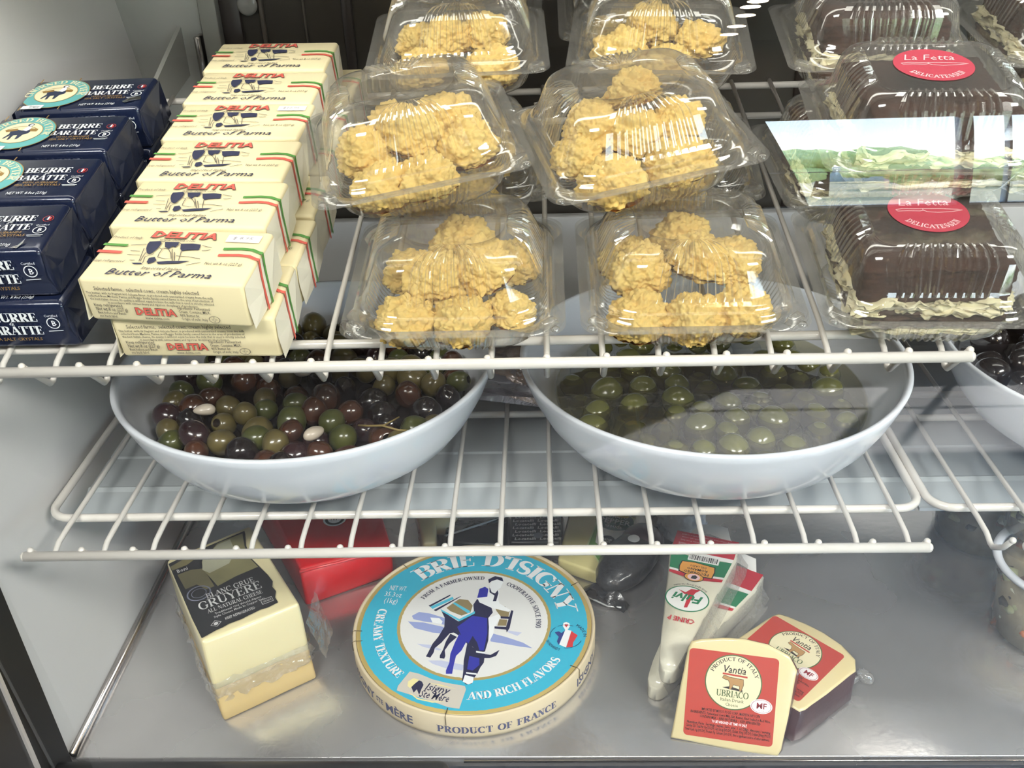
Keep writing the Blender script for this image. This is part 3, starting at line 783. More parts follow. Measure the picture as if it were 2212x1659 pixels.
def clam_loft(rings, nrib=11, cap=True, sides=(0, 1, 2, 3)):
    b = MB(); L = []
    for (z, A, B, r, h, vz) in rings:
        ring = []
        for k, (x, y, nx, ny, t) in enumerate(rr(A, B, r)):
            wv = 0
            if t is not None and (k // 76) in sides and abs(t) < .86:
                q = (t + .86) / 1.72 * nrib % 1
                wv = max(-1, min(1, 3.2 * math.sin(2 * math.pi * q - math.pi / 2)))
                wv = (wv + 1) / 2 * min(1, (.86 - abs(t)) / .06)
            ring.append(Vector((x + nx * h * wv, y + ny * h * wv, z + vz * wv)))
        L.append(ring)
    b.loft(L)
    n_ = len(L[0])
    for i in range(len(b.f)):
        if (i % n_) % 76 < 66: b.s[i] = False
    if cap:
        o = len(b.v) - len(L[-1]); b.f.append(tuple(range(o, len(b.v)))); b.m.append(0); b.s.append(False)
    return b
LID_A = [(.0, 7.9, 7.75, 2.2, 0, 0), (.06, 7.25, 7.1, 3.0, 0, 0), (.55, 7.1, 6.95, 3.0, 0, 0), (.75, 6.85, 6.7, 2.9, 0, 0), (.8, 6.6, 6.45, 2.8, 0, 0), (1.15, 6.5, 6.35, 2.7, 0, 0), (1.4, 6.3, 6.15, 2.6, .02, 0), (1.7, 6.15, 6.0, 2.5, .24, 0), (3.3, 5.5, 5.35, 2.2, .26, 0), (3.75, 5.25, 5.1, 2.1, .24, .1), (4.02, 4.9, 4.75, 2.0, .1, .2), (4.15, 4.45, 4.25, 1.9, 0, .24), (4.25, 3.95, 3.5, 1.9, 0, .2), (4.35, 3.8, 2.75, 2.7, 0, 0), (4.25, 3.7, 2.65, 2.6, 0, 0)]
LID_B = LID_A[:8] + [(3.5, 5.6, 5.45, 1.6, .28, 0), (4.0, 5.25, 5.1, 1.4, .24, .1), (4.25, 4.95, 4.8, 1.3, .08, .28), (4.36, 4.55, 4.4, 1.2, 0, .28), (4.4, 4.35, 4.2, 1.2, 0, 0), (4.3, 4.25, 4.1, 1.2, 0, 0)]
TRAY = [(0, 7.95, 7.8, 1.5, 0, 0), (-.05, 7.05, 6.9, 3.0, 0, 0), (-.35, 6.9, 6.75, 2.9, 0, 0), (-.55, 6.65, 6.5, 2.8, 0, 0), (-.9, 6.5, 6.35, 2.7, .14, 0), (-2.3, 5.95, 5.8, 2.5, .2, 0), (-2.75, 5.6, 5.45, 2.4, .16, -.06), (-2.95, 5.0, 4.85, 2.2, 0, -.05), (-2.95, 4.6, 4.45, 2.1, 0, 0), (-2.8, 4.3, 4.15, 2.0, 0, 0)]
def make_box(lid):
    t = thing('clear_box', 'clear box', 'box')
    tr = clam_loft(TRAY).build('tray', G_clam, t)
    for sx in (-1, 1):
        b = MB()
        M = Matrix.Translation((sx * 6.75, -6.6, .12)) @ Matrix.Rotation(R(45 * sx), 4, 'Z')
        b.box((0, 0, .1), (1.5, .75, .5), .08, 2, M=M, taper=.8)
        b.lathe([(0, .2), (.22, .2), (.3, .1), (.34, -.02)], 16, (sx * 7.2, -7.05, 0))
        b.build('latch', G_clam, tr)
    clam_loft(lid).build('lid', G_clam, t)
    b = MB()
    for x in (-4, 4): b.tube([(x - 1.6, 7.85, .05), (x + 1.6, 7.85, .05)], .14, 8)
    b.build('hinge', G_clam, t)
    return t
M_sticker = mat('red_sticker', 'c24a5a', .4, coat=.3)
def add_sticker(box):
    b = MB()
    mp = lambda x, y, z=0: Vector((x, y + .2, 4.36 + z))
    b.poly(disc(2.75, 56), mp, 0)
    b.tri2(shift(fit(sans('La Fetta', 1.0, .3, 0), 3.6)[0], -1.95, .75), mp, 1, .02)
    for P in ([(-2.2, .2), (-1.7, .35), (-.9, .3), (-.35, .32), (-.3, .1), (-.1, -.1)], [(-2.2, .2), (-2.1, .0), (-1.4, .05), (-.6, .0), (-.3, .1)], [(-.35, .32), (.8, .32), (2.1, .2), (2.4, .12), (1.6, -.1), (.6, -.2), (-.1, -.1)]):
        b.tri2(stroke(P, .07), mp, 1, .02)
    tx = fit(serif('DELICATESSEN', .46, .22, .12, .12), 4.4)
    b.tri2(arc_down(tx[0], 2.3, -90 - 180 * 4.4 / 2.25 / 2 / math.pi), mp, 1, .02)
    return tag(b.build('sticker', [M_sticker, mat('sticker_print', 'f0c4c6', .5)], box), 'round red sticker on the lid')
BOX_A = make_box(LID_A)
BOX_B = make_box(LID_B)
FL = 3.25  # height of the rim above what the box stands on
def place_box(proto, used, x, v, w, yaw, roll, pitch, label, cat, group):
    o = proto if not used else copy_tree(proto)
    o.matrix_basis = on_shelf(x, v, w + FL, R(yaw), R(roll), R(pitch))
    return tag(o, label, cat, group)

# cookies
M_cookie = mat('cookie', 'f0da8e', .8, col2='e0b158', nscale=26, ncontrast=.9, bump=.8, bscale=170, spec=.25, sss=.08)
M_toast = mat('cookie_base', 'b9772f', .8, col2='8c5420', nscale=30, bump=.5, bscale=120, spec=.2)
cookies = []
for k in range(5):
    sd = Vector((k * 13.7, k * 5.1, k * 2.3))
    def lump(v, sd=sd):
        n1 = noise.noise(v * 1.3 + sd)
        nod = lambda k, a: max(0, 1 - (noise.voronoi(v * k + sd)[0][0] * a) ** 2)
        n3 = noise.fractal(v * 9 + sd, .9, 2.1, 3)
        r = .84 + .16 * n1 + .15 * nod(2.3, 1.5) + .11 * nod(4.6, 1.6) + .05 * nod(9.5, 1.6) + .015 * n3
        p = v * r
        z = p.z * (1.0 if p.z > 0 else .62)
        if z < -.5: z = -.5 + (z + .5) * .25
        return Vector((p.x * 2.5, p.y * 2.35, z * 2.15))
    t = thing('coconut_cookie', 'cookie', 'cookie')
    b = MB(); b.ico(6, lump); b.build('crumb', M_cookie, t)
    b = MB(); b.ico(3, lambda v, lump=lump: (lambda p: Vector((p.x * .93, p.y * .93, min(p.z, -.55) - .07)))(lump(v))); b.build('toasted_base', M_toast, t)
    cookies.append([t, False])
rc = random.Random(11)
def fill_cookies(boxobj, spots, label, group):
    for (x, y, z, s_, rx_, rz_) in spots:
        k = rc.randrange(5)
        p, used = cookies[k]
        o = copy_tree(p) if used else p
        cookies[k][1] = True
        o.matrix_basis = boxobj.matrix_basis @ Matrix.Translation(Vector((x, y, z)) * CM) @ Matrix.Rotation(R(rz_), 4, 'Z') @ Matrix.Rotation(R(rx_), 4, 'X') @ Matrix.Scale(s_, 4)
        tag(o, label, 'cookie', group)
CK = [('lower front left clear box', -5.0, 6.3, 0, 0, 0, 0, [(-3.6, -3.6, -1.75, .95, 10, 20), (.5, -3.9, -1.75, .95, 0, 80), (3.9, -2.6, -1.8, .8, 10, 140), (-1.6, -.4, -.2, .98, -25, 200), (2.0, .4, .3, 1.0, 20, 300), (-3.9, 2.6, -1.8, .9, 0, 10), (.2, 3.9, .2, .95, 70, 5), (4.0, 3.2, -1.6, .9, 0, 40)]),
      ('lower front right clear box', 11.9, 6.3, 0, 0, 0, 0, [(-3.6, -3.7, -1.8, .95, 0, 250), (.3, -3.9, -1.8, .95, 10, 60), (3.8, -3.2, -1.8, .95, 0, 150), (-3.4, .2, -.3, .98, 20, 40), (1.2, .4, .3, 1.0, -15, 330), (3.6, .9, -.2, .95, 10, 90), (.2, 3.9, .1, .95, 40, 10), (-3.9, 3.6, -1.7, .9, 0, 10)]),
      ('upper front left clear box, tilted on the one beneath', -8.1, 12.6, 7.85, 12, -5, 0, [(-2.8, -3.7, -1.7, 1.0, -5, 40), (.3, -3.9, -1.6, .95, 10, 200), (3.9, -.6, -1.2, 1.0, 0, 100), (-3.6, .2, -.6, .95, 30, 20), (-.2, .6, 0, 1.1, 15, 120), (3.0, 3.6, -.8, 1.0, 60, 20), (-1.2, 4.0, -.8, .9, 0, 300)]),
      ('upper front right clear box, tilted on the one beneath', 8.1, 12.6, 7.85, 13, -5, 0, [(-2.7, -3.8, -1.7, 1.02, 0, 310), (2.4, -3.4, -1.5, 1.02, -10, 30), (-4.0, -.2, -1.2, .9, 0, 60), (.2, .2, -.4, 1.0, 20, 80), (-2.4, 1.6, .1, 1.0, 0, 200), (1.0, 2.2, 2.0, .85, -30, 20), (3.8, 1.2, -.6, .9, 0, 140)]),
      ('lower second row left clear box', -5.8, 24.2, 0, 2, 0, 0, [(-3, -3.6, -1.75, .95, 0, 20), (1.2, -3.6, -1.75, .95, 0, 120), (-2.6, 1.4, -.9, .95, 0, 220), (2.6, 1.2, -.9, .95, 0, 320)]),
      ('lower second row right clear box', 12.2, 24.0, 0, -3, 0, 0, [(-3, -3.6, -1.75, .95, 0, 70), (1.2, -3.6, -1.75, .95, 0, 10), (-2.6, 1.4, -.9, .95, 0, 320), (2.6, 1.2, -.9, .95, 0, 20)]),
      ('upper second row left clear box', -5.9, 32.2, 7.55, 2, 0, 0, [(-3.4, -2.9, -1.6, .95, 0, 10), (3.0, -3.2, -1.6, 1.0, 0, 230), (-1.2, 1.0, -.4, 1.0, 0, 50), (2.2, 2.4, -.6, 1.0, 0, 90), (-3.9, 3.2, -1.4, .9, 0, 80)]),
      ('upper second row right clear box', 12.0, 31.6, 7.55, -5, 0, 0, [(-3.2, -1.6, -1.0, 1.1, 0, 100), (.6, -3.4, -1.5, 1.0, 0, 20), (3.6, 1.6, -1.2, .95, 0, 10), (-.6, 3.0, -.4, 1.05, 0, 290)]),
      ('back row left clear box', -6.3, 47.6, 4.2, 0, 0, 0, [(-3, -3.0, -1.6, .95, 0, 10), (2.2, -3.0, -1.6, 1.0, 0, 230), (0, 2.0, -1.2, 1.0, 0, 50)]),
      ('back row right clear box', 11.2, 47.6, 4.2, 0, 0, 0, [(-3, -3.0, -1.6, .95, 0, 10), (2.2, -3.0, -1.6, 1.0, 0, 230), (0, 2.0, -1.2, 1.0, 0, 50)])]
for i, (nm, x, v, wz, yaw, roll, pitch, spots) in enumerate(CK):
    o = place_box(BOX_A, i > 0, x, v, wz, yaw, roll, pitch, nm + ' of golden cookies', 'box', 'clear boxes of cookies')
    fill_cookies(o, spots, 'lumpy golden cookie inside the ' + nm, 'cookies in the ' + nm)

# layered chocolate and cream cake slabs
M_choc = mat('chocolate_sponge', '33221b', .95, col2='4a3026', nscale=60, ncontrast=.5, bump=1.0, bscale=130, spec=.2)
M_choc2 = mat('soaked_sponge', '584235', .75, col2='3b2a22', nscale=24, ncontrast=.5, bump=.7, bscale=110, spec=.25)
M_cream = mat('pastry_cream', 'ece4c4', .55, col2='ddd2a6', nscale=16, ncontrast=.6, bump=.4, bscale=60, spec=.3, sss=.1)
def layer(name, m, parent, z0, z1, A, B, amp, fr, sd, cx=0):
    b = bmesh.new()
    bmesh.ops.create_cube(b, size=1)
    bmesh.ops.subdivide_edges(b, edges=list(b.edges), cuts=34, use_grid_fill=True)
    for v in b.verts:
        t = v.co
        p = Vector((t.x * 2 * A, t.y * 2 * B, 0))
        q = max(abs(t.x), abs(t.y)) * 2
        s3 = Vector((p.x, p.y, t.z * 3)) * fr + Vector((sd, sd * 2, 0))
        push = amp * (noise.noise(s3) + .6 * noise.noise(s3 * 2.7) + .4 * noise.noise(s3 * 7))
        if q > .99: p = p * (1 + push / A)
        z = z0 + (z1 - z0) * (t.z + .5) + (amp * .7 * (noise.noise(s3 * 1.3 + Vector((7, 7, 7))) + .5 * noise.noise(s3 * 5)))
        v.co = Vector((p.x + cx, p.y, z))
    mb = MB(); mb.bm(b); return mb.build(name, m, parent)
def make_cake():
    t = thing('cake_slab', 'cake', 'cake')
    layer('cream_layer', M_cream, t, -2.65, -1.95, 5.0, 4.9, .35, .5, 1)
    layer('sponge_layer', M_choc2, t, -2.0, -.7, 5.15, 5.0, .35, .6, 2)
    layer('cream_layer', M_cream, t, -.85, .25, 5.3, 5.15, .7, .6, 3)
    layer('sponge_layer', M_choc, t, .15, 2.75, 5.05, 4.9, .25, .5, 4)
    return t
CAKE = make_cake()
CB = [('lower front clear box', 28.7, 6.3, 0, -2, 0, 0, 1), ('lower clear box right behind the front one', 28.5, 22.2, 0, 3, 0, 0, 0), ('upper front clear box', 29.3, 13.2, 7.8, -4, 0, 0, 1),
      ('upper back clear box', 30.2, 30.6, 7.6, -3, 0, 0, 1), ('clear box at the upper right corner', 46.6, 31.0, 7.6, 3, 0, 0, 0), ('clear box under the one at the upper right corner', 46.5, 26.0, 0, 2, 0, 0, 0)]
for i, (nm, x, v, wz, yaw, roll, pitch, stk) in enumerate(CB):
    o = place_box(BOX_B, i > 0, x, v, wz, yaw, roll, pitch, nm + ' holding chocolate cream cake', 'box', 'clear boxes of cake')
    if stk: o['pending'] = 1
    c = CAKE if i == 0 else copy_tree(CAKE)
    c.matrix_basis = o.matrix_basis @ Matrix.Rotation(R([0, 90, 5, 180, 90, 0][i]), 4, 'Z')
    tag(c, 'chocolate and cream cake slab inside the ' + nm, 'cake', 'layered cake slabs')
for o in [o for o in COL.objects if 'pending' in o]:
    del o['pending']
    add_sticker(o)

# ------------------------------------------------------------------ olive bowls
M_bowl = mat('melamine', 'dfe3ea', .22, coat=.5, col2='d6dbe3', nscale=4, spec=.5)
BOWLP = [(0, .35), (8.4, .35), (9.2, .1), (10.4, .3), (12.2, 1.05), (13.9, 2.4), (15.1, 4.0), (16.1, 5.9), (16.8, 7.7), (17.0, 8.35), (16.95, 8.5), (16.7, 8.55), (16.5, 8.45), (16.3, 7.9), (15.6, 6.0), (14.6, 4.2), (13.4, 2.75), (11.8, 1.5), (9.6, .8), (0, .75)]
def bowl(label, x, y, z=18.78):
    t = thing('serving_bowl', label, 'bowl', at(x, y, z), 'white olive bowls')
    b = MB(); b.lathe(BOWLP, 96); b.build('bowl_body', M_bowl, t)
    b = MB(); b.lathe([(8.35, 0), (8.35, .3), (7.7, .3), (7.7, 0), (8.35, 0)], 64); b.build('foot_ring', M_bowl, t)
    return t
BLC, BRC, B3C = (-20.1, 21.2), (16.1, 21.0), (54.0, 20.8)
bowl('white melamine bowl full of mixed olives, under the butter packs', *BLC)
bowl('white melamine bowl of green olives in brine, near the middle of the shelf', *BRC)
bowl('white melamine bowl of black olives cut off at the right edge', *B3C)
def liquid(name, label, c, r, z, m):
    b = MB(); b.lathe([(0, -.3), (r * .98, -.3), (r, 0), (r - .2, .06), (0, 0)], 72)
    o = b.build(name, m, M=at(c[0], c[1], z))
    return tag(o, label, 'brine', kind='stuff')
M_brine = clear('brine', (.72, .69, .50), .02, .06, .9, 3.0, .02, .10, 30, hazecol=(.30, .28, .16))
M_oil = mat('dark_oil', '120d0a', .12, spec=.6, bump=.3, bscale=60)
liquid('brine', 'brine around the green olives in the middle bowl', BRC, 13.9, 18.78 + 4.75, M_brine)
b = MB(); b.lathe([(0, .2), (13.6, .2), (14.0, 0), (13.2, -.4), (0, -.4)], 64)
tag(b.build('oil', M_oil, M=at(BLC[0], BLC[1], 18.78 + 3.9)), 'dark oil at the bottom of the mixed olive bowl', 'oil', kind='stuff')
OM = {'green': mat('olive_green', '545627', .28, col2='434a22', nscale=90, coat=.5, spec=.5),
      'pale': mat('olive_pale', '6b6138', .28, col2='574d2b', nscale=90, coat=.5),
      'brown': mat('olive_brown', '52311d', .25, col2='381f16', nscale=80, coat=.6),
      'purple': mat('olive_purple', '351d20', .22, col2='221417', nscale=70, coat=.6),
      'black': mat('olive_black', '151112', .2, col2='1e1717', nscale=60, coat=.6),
      'brined': mat('olive_brined', '696a30', .25, col2='505226', nscale=70, coat=.4),
      'hole': mat('olive_hole', '2a2015', .5), 'garlic': mat('garlic', 'cbbfae', .3, coat=.4), 'stem': mat('stem', '8f7d4a', .5)}
def olive_mesh(pitted, m, k):
    b = MB()
    if pitted:
        n = 18
        pr = [(0, .35), (.3, .5), (.36, .8), (.36, 1.04)] + [(math.sin(R(a)) * 1.0 if a > 24 else .41, math.cos(R(a)) * 1.17) for a in range(24, 180, 13)] + [(0, -1.15)]
        b.lathe(pr, n)
        b.m = [1 if i < 3 * n else 0 for i in range(len(b.f))]
    else:
        sd = Vector((k * 3.3, k, 0))
        b.ico(3, lambda v: Vector((v.x, v.y, v.z * 1.16)) * (1 + .05 * noise.noise(v * 1.2 + sd)) * (1 - .1 * max(0, v.z - .9) * 10))
    b.v = [v * 1.0 for v in b.v]
    return b.build('olive', [OM[m], OM['hole']])
OLP = {}
def put_olive(kind, pitted, x, y, z, s, rnd, label, group):
    k = (kind, pitted, rnd.randrange(2))
    if k not in OLP:
        o = olive_mesh(pitted, kind, k[2]); OLP[k] = o
    else:
        o = OLP[k].copy(); COL.objects.link(o)
    ax = Vector((rnd.uniform(-1, 1), rnd.uniform(-1, 1), rnd.uniform(-.2, .9) if not pitted else rnd.uniform(.1, .8))).normalized()
    if pitted and rnd.random() < .6: ax = Vector((rnd.uniform(-.6, .6), rnd.uniform(-1, -.1), rnd.uniform(.3, 1))).normalized()
    q = ax.to_track_quat('Z', 'Y')
    o.matrix_basis = Matrix.Translation(Vector((x, y, z)) * CM) @ q.to_matrix().to_4x4() @ Matrix.Scale(s, 4)
    tag(o, label, 'olive', group)
def scatter(c, rad, size, n, seed, tries=9000, zf=None):
    rnd = random.Random(seed); pts = []
    for _ in range(tries):
        if len(pts) >= n: break
        a = rnd.uniform(0, 2 * math.pi); r = rad * math.sqrt(rnd.random())
        s = size * rnd.uniform(.82, 1.15)
        x, y = r * math.cos(a), r * math.sin(a)
        if all((x - p[0]) ** 2 + (y - p[1]) ** 2 > (.88 * (s + p[2])) ** 2 for p in pts): pts.append((x, y, s))
    return pts, rnd
ADJ = {'green': 'green', 'pale': 'pale tan-green', 'brown': 'reddish brown', 'purple': 'purple', 'black': 'black'}
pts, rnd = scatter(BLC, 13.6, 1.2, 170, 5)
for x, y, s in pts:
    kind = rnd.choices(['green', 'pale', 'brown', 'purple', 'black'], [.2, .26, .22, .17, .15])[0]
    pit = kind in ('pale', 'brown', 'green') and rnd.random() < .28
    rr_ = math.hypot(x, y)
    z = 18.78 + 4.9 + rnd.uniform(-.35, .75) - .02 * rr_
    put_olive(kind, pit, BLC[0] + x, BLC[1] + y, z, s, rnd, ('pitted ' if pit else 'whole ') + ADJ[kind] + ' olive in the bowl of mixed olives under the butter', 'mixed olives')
pts2, rnd = scatter(BLC, 13.0, 1.0, 60, 9)
for x, y, s in [(-8.2, -5.5, 0), (-1.0, 1.2, 0), (2.2, -9.5, 0)]:
    b = MB(); b.ico(3, lambda v: Vector((v.x * .95 + .1 * v.z, v.y * .6, v.z * .5 * (1 - .3 * v.x))))
    tag(b.build('garlic_clove', OM['garlic'], M=at(BLC[0] + x, BLC[1] + y, 25.1, R(x * 20), R(12))), ['garlic clove lying among the olives at the left of the bowl', 'garlic clove near the middle of the mixed olives', 'garlic clove at the front rim of the mixed olives'][int((x + 8.2) / 4.5)], 'garlic')
b = MB(); b.tube([(-2.2, .9, 0), (-1.2, .3, .3), (0, 0, .5), (1.4, -.5, .35), (2.6, -.3, .1)], .1, 6); b.tube([(0, 0, .5), (.8, .8, .5), (1.2, 1.5, .4)], .07, 6)
tag(b.build('herb_stem', OM['stem'], M=at(-12.2, 12.2, 24.9)), 'dry tan herb stem lying on the mixed olives', 'stem')
pts, rnd = scatter(BRC, 12.4, 1.34, 100, 21)
for x, y, s in pts:
    put_olive('brined', False, BRC[0] + x, BRC[1] + y, 18.78 + 4.75 - 1.0 + rnd.uniform(-.5, .45), s, rnd, 'large green olive floating in the brine of the middle bowl', 'green olives in brine')
pts, rnd = scatter(B3C, 13.6, 1.35, 90, 33)
for x, y, s in pts:
    if x > 9: continue
    put_olive('black', False, B3C[0] + x, B3C[1] + y, 18.78 + 5.9 + rnd.uniform(-.3, .7), s, rnd, 'large black olive in the bowl cut off at the right edge', 'black olives')
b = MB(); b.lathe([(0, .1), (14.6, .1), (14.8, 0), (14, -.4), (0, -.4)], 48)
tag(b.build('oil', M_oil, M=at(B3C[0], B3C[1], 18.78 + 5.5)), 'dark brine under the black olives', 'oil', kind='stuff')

# silver pouch and white dish at the back of the middle shelf
M_silver = mat('silver_film', (.62, .58, .60), .22, .8, col2=(.42, .36, .38), nscale=30, ncontrast=.4, bump=1.0, bscale=55, coat=.5)
b = MB()
b.ico(5, lambda v: Vector((max(-.92, min(.92, v.x * 1.25)) * 4.6, max(-.95, min(.95, v.y * 1.2)) * 3.6, v.z * 1.9)) + Vector((0, 0, .28 * noise.noise(v * 4) + .16 * noise.noise(v * 9))))
t = thing('vacuum_pouch', 'crumpled silver vacuum pouch on the shelf between the two big bowls', 'pouch', at(-2.0, 30.0, 20.9, R(-14), R(12)))
b.build('film', M_silver, t)
b = MB(); b.add([(-4.6, -3.4, -.3), (4.8, -3.4, -.5), (5.2, -4.3, -.9), (-4.9, -4.3, -.8), (0, -3.9, -.3)], [(0, 4, 3), (0, 1, 4), (1, 2, 4), (4, 2, 3)], 0, False); b.build('sealed_edge', M_silver, t)
t = thing('white_dish', 'white dish behind the gap between the green and black olive bowls', 'dish', at(42.6, 46.2, 18.9))
b = MB(); b.lathe([(0, .2), (5, .1), (7.5, .9), (9.3, 3.0), (9.6, 3.1), (9.5, 3.3), (9.1, 3.25), (7.2, 1.3), (4.8, .6), (0, .6)], 56); b.build('dish_body', M_bowl, t)
b = MB(); b.lathe([(9.3, 3.4), (9.75, 3.2), (9.4, 3.0)], 56); b.build('rim', M_bowl, t)

# ------------------------------------------------------------------ brie box
M_wood = mat('brie_wood', 'dccdb0', .6, col2='cfbd98', nscale=20, ncontrast=.7, bump=.15, bscale=70)
M_btop = {'teal': mat('brie_teal', '35b0d0', .4, coat=.15, col2='3cbbdc', nscale=3), 'gold': mat('brie_gold', 'd6bd74', .28, .35, bump=.3, bscale=90), 'cream': mat('brie_cream', 'e6e6e4', .4, coat=.2), 'white': mat('brie_white', 'f1f4f6', .4), 'navy': mat('brie_navy', '1b1d44', .4), 'blue': mat('brie_blue', '2a2fa6', .4), 'lav': mat('brie_lavender', '97a4d6', .45), 'lav2': mat('brie_lavender2', 'c3c9e3', .45), 'tan': mat('brie_tan', '8f7f58', .45), 'cyan': mat('brie_cyan', '4fc0dd', .4), 'sticker': mat('brie_sticker', 'cfc8bc', .5), 'yellow': mat('brie_yellow', 'eee2a4', .45), 'navy2': mat('brie_flagblue', '2e3f86', .4), 'red': mat('brie_red', 'd33a3c', .4), 'copper': mat('brie_staple', '6b5a3c', .4, .6)}
KEYS = list(M_btop)
